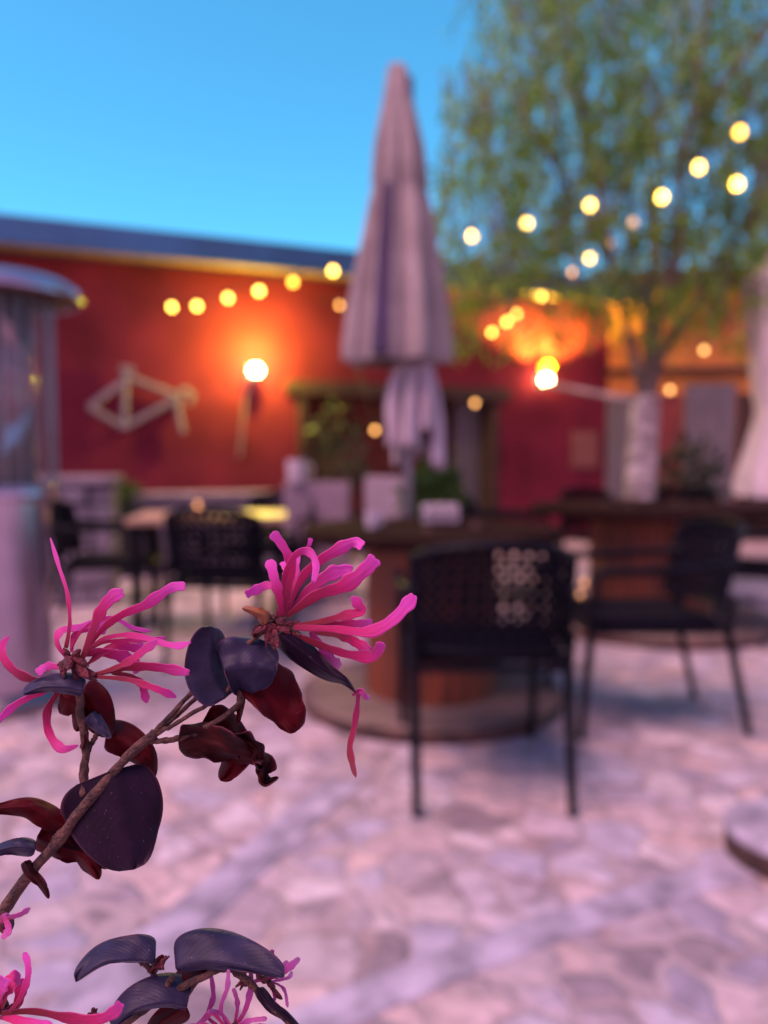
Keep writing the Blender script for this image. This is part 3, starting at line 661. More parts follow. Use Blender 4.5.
# ------------------------------------------------------------------ the flowering shrub in front
def leaf_material(name, top, spot, rough=.42, trans=.0, tcol=None, sheen=.3, spec=.3):
    m = bpy.data.materials.new(name); m.use_nodes = True; n = m.node_tree.nodes; l = m.node_tree.links
    p = n['Principled BSDF']; p.inputs['Roughness'].default_value = rough
    p.inputs['Specular IOR Level'].default_value = spec; p.inputs['Sheen Weight'].default_value = sheen; p.inputs['Sheen Roughness'].default_value = .4; p.inputs['Sheen Tint'].default_value = (.6, .55, .9, 1)
    uv = n.new('ShaderNodeUVMap'); tc = n.new('ShaderNodeTexCoord')
    no = n.new('ShaderNodeTexNoise'); no.inputs['Scale'].default_value = 160; no.inputs['Detail'].default_value = 5; l.new(tc.outputs['Object'], no.inputs['Vector'])
    cr = n.new('ShaderNodeValToRGB'); cr.color_ramp.elements[0].position = .35; cr.color_ramp.elements[1].position = .72
    cr.color_ramp.elements[0].color = (*top, 1); cr.color_ramp.elements[1].color = (*spot, 1); l.new(no.outputs[0], cr.inputs[0])
    du = n.new('ShaderNodeTexNoise'); du.inputs['Scale'].default_value = 1700; du.inputs['Detail'].default_value = 2; l.new(tc.outputs['Object'], du.inputs['Vector'])
    dm = n.new('ShaderNodeMapRange'); dm.inputs[1].default_value = .69; dm.inputs[2].default_value = .78; dm.inputs[4].default_value = .45; l.new(du.outputs[0], dm.inputs[0])
    dx_ = n.new('ShaderNodeMix'); dx_.data_type = 'RGBA'; dx_.inputs[7].default_value = (.20, .13, .20, 1); l.new(dm.outputs[0], dx_.inputs[0]); l.new(cr.outputs[0], dx_.inputs[6])
    # midrib and side veins from the leaf's own coordinates
    sx = n.new('ShaderNodeSeparateXYZ'); l.new(uv.outputs[0], sx.inputs[0])
    a1 = n.new('ShaderNodeMath'); a1.operation = 'SUBTRACT'; a1.inputs[1].default_value = .5; l.new(sx.outputs[1], a1.inputs[0])
    a2 = n.new('ShaderNodeMath'); a2.operation = 'ABSOLUTE'; l.new(a1.outputs[0], a2.inputs[0])
    a3 = n.new('ShaderNodeMath'); a3.operation = 'MULTIPLY_ADD'; a3.inputs[1].default_value = -.9; l.new(a2.outputs[0], a3.inputs[0]); l.new(sx.outputs[0], a3.inputs[2])
    a4 = n.new('ShaderNodeMath'); a4.operation = 'MULTIPLY'; a4.inputs[1].default_value = 44; l.new(a3.outputs[0], a4.inputs[0])
    a5 = n.new('ShaderNodeMath'); a5.operation = 'SINE'; l.new(a4.outputs[0], a5.inputs[0])
    a6 = n.new('ShaderNodeMath'); a6.operation = 'POWER'; a6.inputs[1].default_value = 8; ab = n.new('ShaderNodeMath'); ab.operation = 'ABSOLUTE'; l.new(a5.outputs[0], ab.inputs[0]); l.new(ab.outputs[0], a6.inputs[0])
    mr = n.new('ShaderNodeMapRange'); mr.inputs[1].default_value = .0; mr.inputs[2].default_value = .035; mr.inputs[3].default_value = 1; mr.inputs[4].default_value = 0; l.new(a2.outputs[0], mr.inputs[0])
    mxx = n.new('ShaderNodeMath'); mxx.operation = 'MAXIMUM'; l.new(a6.outputs[0], mxx.inputs[0]); l.new(mr.outputs[0], mxx.inputs[1])
    n2 = n.new('ShaderNodeTexNoise'); n2.inputs['Scale'].default_value = 900; n2.inputs['Detail'].default_value = 3; l.new(tc.outputs['Object'], n2.inputs['Vector'])
    hh = n.new('ShaderNodeMath'); hh.operation = 'MULTIPLY_ADD'; hh.inputs[1].default_value = -.5; l.new(mxx.outputs[0], hh.inputs[0]); l.new(n2.outputs[0], hh.inputs[2])
    b = n.new('ShaderNodeBump'); b.inputs['Strength'].default_value = .18; b.inputs['Distance'].default_value = .0003
    l.new(hh.outputs[0], b.inputs['Height']); l.new(b.outputs[0], p.inputs['Normal'])
    em = n.new('ShaderNodeMapRange'); em.inputs[1].default_value = .465; em.inputs[2].default_value = .5; em.inputs[4].default_value = .5; l.new(a2.outputs[0], em.inputs[0])
    ex = n.new('ShaderNodeMix'); ex.data_type = 'RGBA'; ex.inputs[7].default_value = (.16, .04, .07, 1); l.new(em.outputs[0], ex.inputs[0]); l.new(dx_.outputs[2], ex.inputs[6]); l.new(ex.outputs[2], p.inputs['Base Color'])
    if trans:
        t = n.new('ShaderNodeBsdfTranslucent'); t.inputs[0].default_value = (*tcol, 1)
        mx = n.new('ShaderNodeMixShader'); mx.inputs[0].default_value = trans
        l.new(p.outputs[0], mx.inputs[1]); l.new(t.outputs[0], mx.inputs[2]); l.new(mx.outputs[0], n['Material Output'].inputs[0])
    return m
M['lpurple'] = leaf_material('purple_leaf', (.010, .0024, .0100), (.018, .005, .020), .5, .06, (.16, .006, .02), .04, .12)
M['lskylit'] = leaf_material('skylit_purple_leaf', (.018, .013, .034), (.034, .024, .062), .5, .04, (.10, .01, .04), .12, .2)  # purple leaf facing up, sky reflection painted in as a bluer tone
M['lred'] = leaf_material('dark_red_leaf', (.055, .0015, .005), (.10, .003, .008), .55, .30, (.30, .004, .010), .02, .10)
M['lwilt'] = leaf_material('withered_leaf', (.016, .004, .006), (.075, .007, .007), .7, .2, (.25, .01, .008), .03, .15)
M['lbract'] = leaf_material('orange_brown_bract', (.30, .09, .03), (.48, .20, .09), .6, .3, (.5, .15, .05), .2)
def petal_material(name, base, mid, tip):
    m = bpy.data.materials.new(name); m.use_nodes = True; n = m.node_tree.nodes; l = m.node_tree.links
    p = n['Principled BSDF']; p.inputs['Roughness'].default_value = .45; p.inputs['Sheen Weight'].default_value = .15
    uv = n.new('ShaderNodeUVMap'); sx = n.new('ShaderNodeSeparateXYZ'); l.new(uv.outputs[0], sx.inputs[0])
    mp = n.new('ShaderNodeMapping'); mp.inputs['Scale'].default_value = (1.2, 9, 1); l.new(uv.outputs[0], mp.inputs[0])
    no = n.new('ShaderNodeTexNoise'); no.inputs['Scale'].default_value = 3; no.inputs['Detail'].default_value = 4; l.new(mp.outputs[0], no.inputs['Vector'])
    ad = n.new('ShaderNodeMath'); ad.operation = 'MULTIPLY_ADD'; ad.inputs[1].default_value = .5; l.new(no.outputs[0], ad.inputs[0])
    oi = n.new('ShaderNodeObjectInfo'); om = n.new('ShaderNodeMath'); om.operation = 'MULTIPLY_ADD'; om.inputs[1].default_value = .5; om.inputs[2].default_value = 0; l.new(oi.outputs['Random'], om.inputs[0])
    sb = n.new('ShaderNodeMath'); sb.operation = 'SUBTRACT'; l.new(om.outputs[0], sb.inputs[1]); l.new(sx.outputs[0], sb.inputs[0]); l.new(sb.outputs[0], ad.inputs[2])
    cr = n.new('ShaderNodeValToRGB'); e = cr.color_ramp; e.elements[0].color = (*base, 1); e.elements[1].color = (*tip, 1); e.elements[0].position = .05; e.elements[1].position = .95
    x = e.elements.new(.42); x.color = (*mid, 1)
    l.new(ad.outputs[0], cr.inputs[0])
    # paler margins
    e1 = n.new('ShaderNodeMath'); e1.operation = 'SUBTRACT'; e1.inputs[1].default_value = .5; l.new(sx.outputs[1], e1.inputs[0])
    e2 = n.new('ShaderNodeMath'); e2.operation = 'ABSOLUTE'; l.new(e1.outputs[0], e2.inputs[0])
    e3 = n.new('ShaderNodeMapRange'); e3.inputs[1].default_value = .44; e3.inputs[2].default_value = .5; e3.inputs[4].default_value = .5; l.new(e2.outputs[0], e3.inputs[0])
    ex = n.new('ShaderNodeMix'); ex.data_type = 'RGBA'; ex.inputs[7].default_value = (.9, .22, .66, 1); l.new(e3.outputs[0], ex.inputs[0]); l.new(cr.outputs[0], ex.inputs[6])
    l.new(ex.outputs[2], p.inputs['Base Color'])
    b = n.new('ShaderNodeBump'); b.inputs['Strength'].default_value = .5; b.inputs['Distance'].default_value = .0004; l.new(no.outputs[0], b.inputs['Height']); l.new(b.outputs[0], p.inputs['Normal'])
    t = n.new('ShaderNodeBsdfTranslucent'); l.new(cr.outputs[0], t.inputs[0])
    mx = n.new('ShaderNodeMixShader'); mx.inputs[0].default_value = .45
    l.new(p.outputs[0], mx.inputs[1]); l.new(t.outputs[0], mx.inputs[2]); l.new(mx.outputs[0], n['Material Output'].inputs[0])
    return m
M['petal'] = petal_material('hot_pink_petal', (.32, .003, .030), (.72, .010, .21), (.86, .100, .62))
M['paletal'] = petal_material('pale_pink_petal', (.55, .02, .20), (.66, .08, .42), (.70, .20, .56))
M['faded'] = petal_material('withered_crimson_petal', (.55, .04, .20), (.42, .012, .07), (.30, .01, .03))
M['twig'] = mat('reddish_brown_twig', (.030, .010, .010), .8, var=.5, scale=420, bump=.5, bscale=1100, col2=(.15, .060, .045))
M['calyx'] = mat('dark_crimson_calyx', (.05, .004, .012), .7, var=.5, scale=400, col2=(.17, .012, .028), bump=.6, bscale=900)

base_pt = near(-30, 960, .172); base_pt = Vector((base_pt.x, base_pt.y, 0))
shrub = thing('flowering_shrub', 'purple leaved shrub with hot pink fringe flowers close to the camera', 'shrub', base_pt)
def c5(x, y): return (x / 3.414, 500 + y / 3.414)
def c6(x, y): return (180 + x / 3.072, 500 + y / 3.072)
def c8(x, y): return (x / 1.786, 500 + y / 1.786)
def c7(x, y): return (x / 2.4, 780 + y / 2.4)
def uvmesh(name, rows, m, parent, thick, off):
    n, k = len(rows), len(rows[0]); me = bpy.data.meshes.new(name)
    vs = [tuple(p - off) for r_ in rows for p in r_]
    fs = [(i * k + j, i * k + j + 1, (i + 1) * k + j + 1, (i + 1) * k + j) for i in range(n - 1) for j in range(k - 1)]
    me.from_pydata(vs, [], fs); ul = me.uv_layers.new(name='UVMap')
    for lp in me.loops:
        i, j = divmod(lp.vertex_index, k); ul.data[lp.index].uv = (i / (n - 1), j / (k - 1))
    me.materials.append(m); me.shade_smooth()
    o = bpy.data.objects.new(name, me); S.collection.objects.link(o); o.parent = parent
    sd = o.modifiers.new('solid', 'SOLIDIFY'); sd.thickness = thick * (1 if thick < .0002 else .55); sd.offset = 0
    return o
rp = random.Random(5)
def petal(parent, off, conv, pts, w, sc, m='petal', d0=.166, dd=None, roll=None, base=.30, tipw=.85, name='petal', flip=None):
    """ribbon petal: crop coordinates -> pixels; d0 depth at the base, dd depth change to the tip (metres)"""
    dd = rp.uniform(-.010, .008) if dd is None else dd; roll = rp.uniform(-1.0, 1.0) if roll is None else roll
    px = [Vector((*conv(*p), 0)) for p in pts]; n = 30
    C = spline(px, n); w = w / sc * .92; rows = []; bow = rp.uniform(-.003, .003); cup = rp.choice((-1, 1)) * rp.uniform(.01, .05); ph = rp.uniform(0, 6)
    for i in range(n):
        t = i / (n - 1); T = (C[min(i + 1, n - 1)] - C[max(i - 1, 0)]); T = T.normalized() if T.length > 1e-6 else Vector((1, 0, 0))
        nn = Vector((T.y, -T.x, 0))
        ww = w * (base + (1 - base) * min(1, t / .55) ** .8)
        if t > .80: ww *= tipw + (1 - tipw) * max(0, 1 - ((t - .80) / .20) ** 2)
        if t > .97: ww *= .9
        d = d0 + dd * t + bow * math.sin(t * math.pi)
        rl_ = roll * math.sin(t * 2.6 + ph); wm = ww * d / FPX; row = []
        for j in range(7):
            s_ = -1 + j / 3
            tipc = (.10 * w * (1 - abs(abs(s_) - .5) * 2) if i == n - 1 else 0)    # notched blunt tip
            q = C[i] + nn * (s_ * ww / 2) + T * tipc
            q += nn * ww * (.06 * math.sin(t * 17 + ph) + .05 * math.sin(t * 31 + 2 * ph)) * s_ + nn * ww * .05 * mnoise.noise(Vector((t * 14, ph, s_))) 
            row.append(near(q.x, q.y, d + s_ * wm / 2 * rl_ + cup * wm * abs(s_) * (1 + .5 * math.sin(t * 6 + ph)) - .06 * wm * math.cos(s_ * 7) * t))
        rows.append(row)
    return uvmesh(name, rows, M[m], parent, .00010, off)
def leaf(conv, pts, wl, wr, sc, m, d0=.166, d1=None, el=.004, er=.004, wave=.0012, shape=.5, name='leaf', parent=None, label=None, tipsharp=.6, rough=0.0):
    """ovate leaf on a midrib; wl / wr widest half width on either side; el / er depth change at the margins"""
    d1 = d0 if d1 is None else d1; n, k = 34, 17; off = base_pt; ph = rp.uniform(0, 6)
    C = spline([Vector((*conv(*p), 0)) for p in pts], n); rows = []
    for i in range(n):
        t = i / (n - 1); T = (C[min(i + 1, n - 1)] - C[max(i - 1, 0)]).normalized(); nn = Vector((T.y, -T.x, 0))
        prof = (math.sin(math.pi * t ** shape) ** tipsharp if 0 < t < 1 else 0.0) + .004; row = []
        d = d0 + (d1 - d0) * t
        for j in range(k):
            s_ = -1 + 2 * j / (k - 1); W_ = (wl if s_ > 0 else wr) / sc; e_ = el if s_ > 0 else er
            edge_ = 1 + rough * mnoise.noise(Vector((t * 7, s_ * 2, ph))) * (abs(s_) ** 2) * 2
            q = C[i] + nn * (s_ * W_ * prof * edge_)
            dz = e_ * (abs(s_) ** 1.3) * prof + wave * (math.sin(t * 9 + ph + s_ * 2) * s_ * s_ + .35 * mnoise.noise(Vector((t * 5, s_ * 3, ph)))) - .00035 * math.exp(-(s_ / .12) ** 2)
            row.append(near(q.x, q.y, d + dz))
        rows.append(row)
    o = uvmesh(name, rows, M[m], parent or shrub, .00035, (off if parent is None else off))
    if label: o['label'] = label
    return o
def stem_tube(pts, r0, r1, name='stem', m='twig', parent=None, knots=True):
    P = spline([near(*p) - base_pt for p in pts], 26)
    P = [p + Vector((rp.gauss(0, .00009), rp.gauss(0, .00009), rp.gauss(0, .00009))) for p in P]
    rs = [(r0 + (r1 - r0) * i / 25) * (1 + (.06 * rp.gauss(0, 1) if knots else 0)) for i in range(26)]
    tb = MB().tube(P, rs, 10)
    for k in range(160):
        q = rp.random() * 24.9; i0 = int(q); a = P[i0].lerp(P[i0 + 1], q - i0); t_ = (P[i0 + 1] - P[i0]).normalized()
        o_ = t_.cross(Vector((rp.gauss(0, 1), rp.gauss(0, 1), rp.gauss(0, 1)))).normalized(); w_ = t_.cross(o_) * .00003
        b = a + o_ * rs[i0] * .95; tb.add([b - w_, b + w_, b + o_ * rp.uniform(.0002, .0005) + t_ * rp.uniform(-.0002, .0002)], [(0, 1, 2)])
    return tb.build(name, M[m], parent or shrub, angle=180)

# woody stems
bs = MB(); b_ = near(-30, 960, .172) - base_pt
bs.tube([(0, 0, 0), (.01, .02, .3), (-.006, .004, .7), b_], [.006, .005, .0035, .0022], 10); bs.build('stem', M['twig'], shrub)
stem_tube([(-30, 960, .172), (0, 916, .171), (25, 880, .170), (48, 853, .169), (72, 822, .167), (98, 790, .165), (120, 765, .165), (137, 748, .166), (155, 732, .167)], .0013, .0010)
stem_tube([(152, 735, .167), (165, 722, .167), (185, 700, .168), (200, 683, .168), (225, 655, .169), (250, 642, .168), (266, 630, .168)], .0006, .0005)
stem_tube([(150, 738, .167), (170, 722, .169), (195, 699, .170), (215, 690, .171), (235, 675, .171)], .0006, .0004)
stem_tube([(155, 735, .167), (178, 722, .166), (205, 706, .166), (228, 690, .168), (240, 665, .168)], .0005, .0004)
stem_tube([(150, 740, .167), (165, 741, .167), (185, 736, .167), (205, 728, .167), (238, 705, .168), (240, 690, .168)], .0007, .0007)
stem_tube([(84, 795, .167), (84, 770, .168), (86, 745, .168), (81, 715, .168), (79, 690, .168), (76, 668, .167)], .0010, .0008)
stem_tube([(86, 755, .168), (92, 742, .168), (100, 730, .168)], .0006, .0005)
stem_tube([(258, 627, .168), (270, 618, .168), (283, 621, .167), (300, 635, .166)], .0007, .0005)
stem_tube([(48, 853, .169), (55, 838, .168), (62, 830, .168)], .0006, .0005)
stem_tube([(30, 1075, .170), (80, 1050, .170), (130, 1020, .168), (160, 995, .167), (172, 978, .166)], .0009, .0007)
stem_tube([(150, 1003, .167), (185, 985, .167), (205, 976, .167), (225, 968, .167), (245, 975, .167)], .0009, .0006)
stem_tube([(235, 972, .167), (252, 985, .166), (270, 1003, .165), (292, 1026, .164), (310, 1050, .164)], .0008, .0006)
stem_tube([(140, 960, .168), (152, 972, .168), (160, 990, .168)], .0006, .0005)
bs = MB(); bs.tube([(0.0, 0, .6), near(0, 1200, .172) - base_pt, near(30, 1075, .170) - base_pt], [.003, .002, .001], 8); bs.build('stem', M['twig'], shrub)

def flower(conv, cx, cy, sc, blobs, seed):
    f = MB(); r_ = random.Random(seed)
    for (x, y, s_) in blobs:
        c = near(*conv(x, y), .1665 + r_.uniform(-.0015, .001)) - base_pt; rr = s_ / sc * .166 / FPX * .80
        cc = near(*conv(cx, cy), .1672) - base_pt; dd_ = (c - cc); dd_ = (dd_.normalized() if dd_.length > 1e-6 else Vector((0, 0, 1))) + Vector((r_.gauss(0, .35), r_.gauss(0, .35), r_.gauss(0, .35)))
        f.tube([cc + (c - cc) * .35, c - dd_ * rr * .3, c + dd_ * rr * .7, c + dd_ * rr * 1.6], [rr * .55, rr * .85, rr * .6, rr * .08], 10)
    return f.build('flower', M['calyx'], shrub, angle=180)
# flower at left (thing > flower > petal)
f1 = flower(c5, 240, 540, 3.414, [(235, 555, 30), (270, 545, 26), (215, 575, 22), (285, 590, 26), (300, 600, 20), (225, 520, 18), (265, 520, 18), (205, 560, 14), (320, 597, 16), (262, 600, 20)], 1)
def p1(pts, w, **k): return petal(f1, base_pt, c5, pts, w, 3.414, **k)
p1([(225, 505), (238, 420), (230, 320), (202, 230), (172, 130)], 14, dd=.004, roll=.3, tipw=.3, base=1.0)
p1([(280, 545), (318, 440), (350, 370), (385, 330), (418, 316)], 46, dd=-.006, roll=.2)
p1([(290, 520), (350, 440), (420, 390), (490, 362), (545, 325), (590, 298), (630, 294)], 38, dd=-.008, roll=.3, tipw=.7)
p1([(235, 545), (205, 510), (193, 475), (212, 445), (265, 436), (330, 418), (385, 400)], 28, dd=.006, roll=.5, tipw=.5)
p1([(245, 510), (275, 450), (330, 412), (395, 406), (450, 435), (515, 449)], 17, dd=.004, tipw=.4)
p1([(290, 530), (340, 480), (410, 462), (480, 466), (560, 490), (610, 497), (650, 485)], 24, dd=-.004, tipw=.4)
p1([(285, 540), (340, 490), (420, 480), (500, 478), (565, 470)], 18, dd=.003, tipw=.5)
p1([(330, 595), (400, 570), (450, 545), (495, 510), (535, 482)], 30, dd=-.007, tipw=.6)
p1([(310, 600), (400, 578), (480, 568), (560, 574), (645, 590)], 34, dd=-.005)
p1([(320, 603), (430, 612), (510, 636), (560, 655), (600, 672)], 28, dd=-.003, tipw=.4)
p1([(380, 590), (440, 600), (480, 625), (492, 655), (500, 692)], 30, dd=.004, tipw=.4)
p1([(280, 530), (340, 520), (400, 530), (450, 548), (475, 585)], 44, dd=.005)
p1([(300, 560), (350, 520), (400, 495), (460, 505), (490, 500)], 34, dd=.006)
p1([(230, 580), (190, 568), (155, 570), (128, 592)], 30, dd=.003)
p1([(220, 590), (160, 612), (110, 612), (55, 588), (18, 548), (3, 505), (30, 465)], 34, dd=.002, roll=.6, tipw=.2)
p1([(220, 610), (160, 650), (105, 672), (50, 702), (5, 742), (-50, 790)], 26, dd=-.003)
p1([(235, 600), (195, 660), (165, 710), (160, 765), (178, 815), (215, 850), (265, 838)], 34, dd=-.004, roll=.5, tipw=.2)
p1([(245, 520), (250, 470), (285, 440), (330, 440), (360, 450)], 30, dd=.007)
# flower at right
f2 = flower(c6, 290, 380, 3.072, [(290, 385, 26), (315, 375, 24), (325, 400, 24), (270, 410, 18), (300, 355, 18), (245, 400, 18), (285, 430, 20), (300, 440, 14), (345, 378, 14), (260, 385, 14)], 2)
def p2_(pts, w, **k): return petal(f2, base_pt, c6, pts, w, 3.072, **k)
p2_([(312, 360), (305, 300), (290, 240), (275, 185)], 34, dd=-.003, roll=.2)
p2_([(325, 330), (305, 275), (270, 262), (235, 276), (203, 290)], 30, dd=.006)
p2_([(318, 360), (328, 280), (345, 215), (330, 165), (302, 122), (283, 102)], 32, dd=-.002)
p2_([(322, 350), (318, 260), (340, 190), (372, 158), (402, 165), (418, 200), (410, 252)], 26, dd=-.006, roll=.5, tipw=.5)
p2_([(370, 165), (392, 150), (402, 118)], 15, dd=-.004, roll=.1, base=.9)
p2_([(330, 350), (346, 280), (352, 220), (358, 165)], 30, dd=.004)
p2_([(315, 330), (325, 260), (330, 220), (318, 190)], 30, dd=.006)
p2_([(325, 355), (372, 245), (425, 190), (490, 150), (535, 130), (560, 142)], 38, dd=-.005, roll=.3, tipw=.8)
p2_([(330, 358), (395, 280), (450, 235), (495, 218), (528, 220)], 46, dd=.005, roll=.2)
p2_([(328, 358), (420, 292), (500, 265), (560, 222), (600, 180)], 50, dd=-.008, roll=.25)
p2_([(345, 388), (440, 372), (505, 355), (556, 342), (545, 318), (528, 298)], 34, dd=-.004, roll=.4, tipw=.4)
p2_([(345, 392), (470, 396), (575, 406), (645, 375), (695, 325), (718, 293)], 42, dd=-.007, roll=.3)
p2_([(345, 408), (430, 445), (510, 472), (585, 482), (610, 460), (617, 438)], 36, dd=-.006, roll=.4, tipw=.5)
p2_([(350, 388), (470, 382), (540, 380), (590, 378)], 28, dd=.003)
p2_([(400, 405), (435, 450), (462, 490), (490, 512)], 38, dd=.005, m='paletal')
p2_([(400, 405), (490, 415), (545, 440), (582, 462)], 34, dd=.003)
# the withered petal hanging from a leaf tip
p2_([(548, 583), (545, 630), (535, 700), (522, 760), (530, 812), (540, 852)], 20, dd=-.002, roll=1.4, base=.8, tipw=.1, m='faded')['label'] = 'withered crimson petal hanging from leaf tip'
p2_([(530, 600), (552, 585), (570, 605), (580, 600)], 20, dd=.0, m='paletal', tipw=.4)

# leaves (crop coordinates of the photograph)
leaf(c8, [(402, 354), (380, 320), (372, 280), (376, 226)], 46, 44, 1.786, 'lskylit', .1668, .1655, -.001, .006, shape=.75, tipsharp=.40)
leaf(c8, [(400, 304), (425, 297), (460, 296), (494, 304)], 54, 55, 1.786, 'lskylit', .1640, .1655, .004, .004, shape=.62, tipsharp=.30, wave=.0018)
leaf(c6, [(205, 540), (270, 600), (320, 660), (352, 714)], 100, 55, 3.072, 'lred', .170, .168, .004, -.004, wave=.002, tipsharp=.5, rough=.08)
leaf(c6, [(308, 412), (380, 470), (450, 525), (505, 555), (540, 592)], 36, 40, 3.072, 'lpurple', .1655, .163, .002, .006, shape=.42, tipsharp=1.1)
leaf(c6, [(65, 690), (120, 720), (170, 780), (125, 862)], 80, 62, 3.072, 'lred', .170, .171, .002, .004, wave=.003, rough=.12)
leaf(c6, [(-5, 738), (80, 745), (160, 770), (245, 808)], 60, 48, 3.072, 'lwilt', .167, .166, -.003, .004, wave=.004, rough=.2, label='withered dark brown leaf curling below the right flower')
leaf(c6, [(150, 740), (200, 740), (240, 770), (250, 830)], 25, 55, 3.072, 'lwilt', .168, .165, -.003, .003, wave=.004, rough=.25)
leaf(c6, [(230, 790), (262, 800), (255, 840), (262, 870), (302, 852)], 26, 22, 3.072, 'lwilt', .166, .166, .004, -.003, wave=.004, rough=.3)
leaf(c6, [(190, 585), (185, 630), (178, 690)], 14, 12, 3.072, 'lred', .168, .168, .002, .002)
leaf(c6, [(266, 378), (245, 350), (192, 332)], 18, 22, 3.072, 'lbract', .166, .164, .002, .002, wave=.001, label='small orange brown bract beside the right flower', rough=.15)
leaf(c6, [(268, 400), (240, 395), (225, 420)], 14, 14, 3.072, 'lred', .166, .166)
leaf(c5, [(287, 652), (230, 640), (150, 640), (80, 662)], 22, 50, 3.414, 'lskylit', .164, .162, .003, .003, shape=.55, tipsharp=.5)
leaf(c5, [(205, 668), (240, 680), (280, 720), (262, 790)], 40, 60, 3.414, 'lred', .169, .169)
leaf(c5, [(275, 655), (320, 690), (350, 750), (375, 805)], 62, 85, 3.414, 'lred', .170, .168, .003, .004, tipsharp=.5)
leaf(c5, [(312, 728), (335, 760), (378, 812)], 24, 34, 3.414, 'lskylit', .1665, .165, .003, .002)
leaf(c5, [(362, 808), (430, 830), (490, 880), (516, 962)], 68, 52, 3.414, 'lred', .170, .168, .004, .002, wave=.002)
leaf(c5, [(280, 850), (288, 830), (290, 800)], 10, 10, 3.414, 'lred', .166, .166)
leaf(c7, [(262, -20), (285, 50), (300, 130), (322, 214)], 105, 142, 2.4, 'lpurple', .1645, .161, .004, .006, shape=.62, tipsharp=.5, wave=.0008)
leaf(c7, [(160, 115), (110, 85), (60, 65), (-30, 72)], 32, 30, 2.4, 'lred', .168, .166, .002, .004, shape=.6)
leaf(c7, [(85, 165), (50, 160), (10, 165), (-40, 185)], 22, 22, 2.4, 'lskylit', .167, .165, .003, .003)
leaf(c7, [(90, 135), (150, 160), (200, 185), (238, 238)], 40, 34, 2.4, 'lred', .1705, .168, .003, .004, wave=.003, rough=.2)
leaf(c7, [(120, 130), (170, 150), (220, 180), (262, 210)], 40, 34, 2.4, 'lred', .172, .170, .003, .004, wave=.002)
leaf(c7, [(60, 195), (75, 225), (100, 250), (117, 284)], 16, 14, 2.4, 'lwilt', .168, .167, .001, .001)
leaf(c7, [(372, 436), (320, 432), (250, 440), (182, 484)], 6, 62, 2.4, 'lskylit', .166, .162, .002, .005, shape=.5, tipsharp=.5)
leaf(c7, [(422, 452), (500, 440), (590, 450), (682, 472)], 84, 14, 2.4, 'lskylit', .166, .163, .006, .001, shape=.62, tipsharp=.5)
leaf(c7, [(448, 545), (400, 535), (330, 550), (272, 596)], 10, 72, 2.4, 'lskylit', .165, .161, .002, .005, shape=.55, tipsharp=.5)
leaf(c7, [(430, 520), (450, 485), (480, 465), (510, 468)], 36, 22, 2.4, 'lred', .168, .168)
leaf(c7, [(448, 545), (420, 560), (380, 585), (350, 620)], 30, 34, 2.4, 'lred', .168, .168)
leaf(c7, [(620, 500), (650, 540), (690, 570), (740, 620)], 14, 16, 2.4, 'lpurple', .164, .163, .002, .002)
leaf(c7, [(365, 465), (375, 440), (392, 420)], 10, 10, 2.4, 'calyx' if False else 'lred', .167, .167)
leaf(c7, [(20, 330), (22, 350), (14, 372)], 12, 12, 2.4, 'lpurple', .166, .166)
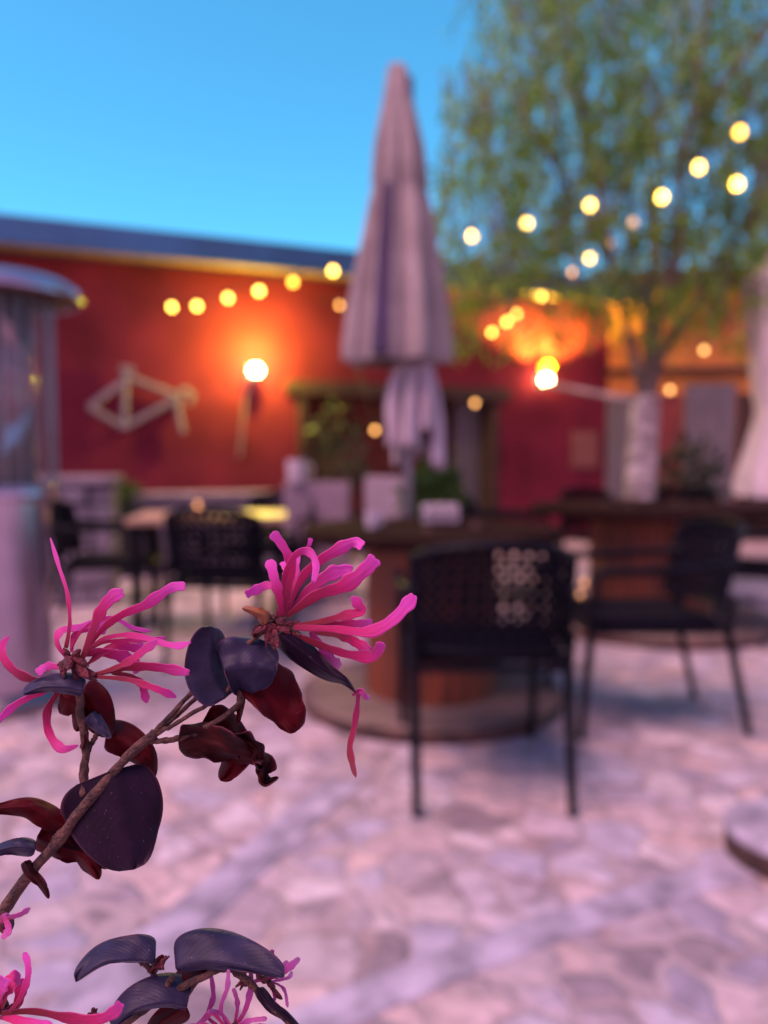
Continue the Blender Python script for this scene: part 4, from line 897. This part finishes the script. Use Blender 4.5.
# lower flowers
f3 = flower(c7, 570, 600, 2.4, [(560, 600, 22), (585, 605, 18), (540, 605, 16)], 3)
for pts, w in (([(555, 600), (585, 560), (600, 510), (602, 462)], 15), ([(550, 600), (530, 550), (545, 500), (548, 456)], 12), ([(545, 600), (500, 570), (512, 520), (506, 466)], 13), ([(560, 600), (590, 580), (640, 572)], 14),
               ([(540, 605), (500, 590), (455, 592), (430, 600)], 15), ([(545, 600), (510, 560), (480, 585), (450, 610)], 16), ([(560, 600), (530, 560), (500, 555)], 12), ([(560, 600), (570, 540), (560, 500)], 12), ([(575, 600), (620, 590), (660, 600)], 13)):
    petal(f3, base_pt, c7, pts, w, 2.4, m='paletal', tipw=.5, d0=.168)
f4 = flower(c7, 640, 480, 2.4, [(635, 478, 14), (650, 490, 12), (670, 520, 9), (620, 470, 10)], 4)
for pts, w in (([(640, 480), (640, 440), (655, 408)], 16), ([(640, 480), (680, 460), (718, 428)], 18), ([(640, 480), (680, 500), (690, 545)], 8), ([(640, 478), (670, 455), (690, 435)], 14), ([(640, 480), (610, 485), (600, 520)], 12), ([(640, 485), (660, 520), (640, 545)], 10), ([(640, 485), (690, 475), (700, 460)], 10)):
    petal(f4, base_pt, c7, pts, w, 2.4, m='paletal', tipw=.5, d0=.170)
f5 = flower(c7, 5, 540, 2.4, [(0, 545, 26), (20, 555, 20), (-20, 540, 24)], 5)
for pts, w, dd in (([(0, 560), (80, 555), (160, 570), (230, 575), (270, 560), (290, 536)], 30, -.006), ([(20, 560), (50, 520), (68, 465), (60, 414)], 17, -.002), ([(0, 550), (10, 510), (30, 480), (48, 476)], 40, .002), ([(-10, 550), (-5, 510), (10, 475)], 40, -.003), ([(0, 570), (60, 580), (120, 600), (160, 640)], 34, -.004), ([(10, 555), (40, 540), (50, 500), (45, 480)], 30, .003)):
    petal(f5, base_pt, c7, pts, w, 2.4, d0=.165, dd=dd)
f6 = flower(c7, 0, 345, 2.4, [(2, 350, 14), (-12, 345, 16)], 6)
for pts, w in (([(0, 345), (25, 330), (50, 322), (72, 307)], 13), ([(-5, 345), (12, 335), (20, 360), (5, 380)], 18), ([(-5, 340), (10, 325), (30, 330)], 12)):
    petal(f6, base_pt, c7, pts, w, 2.4, m='paletal', tipw=.5)
# tiny dead flower remains on the lower twigs
for cx, cy, sd in ((385, 450, 1), (225, 565, 2), (590, 490, 3), (640, 610, 4)):
    mbb = MB(); r_ = random.Random(sd)
    for k in range(7):
        a = near(*c7(cx, cy), .167) - base_pt; b2 = near(*c7(cx + r_.uniform(-26, 26), cy + r_.uniform(-28, 14)), .167 + r_.uniform(-.002, .002)) - base_pt
        mbb.tube([a, (a + b2) / 2 + Vector((0, 0, .0006)), b2], [.0006, .00045, .0002], 6)
    mbb.build('seed_head', M['calyx'], shrub, angle=180)
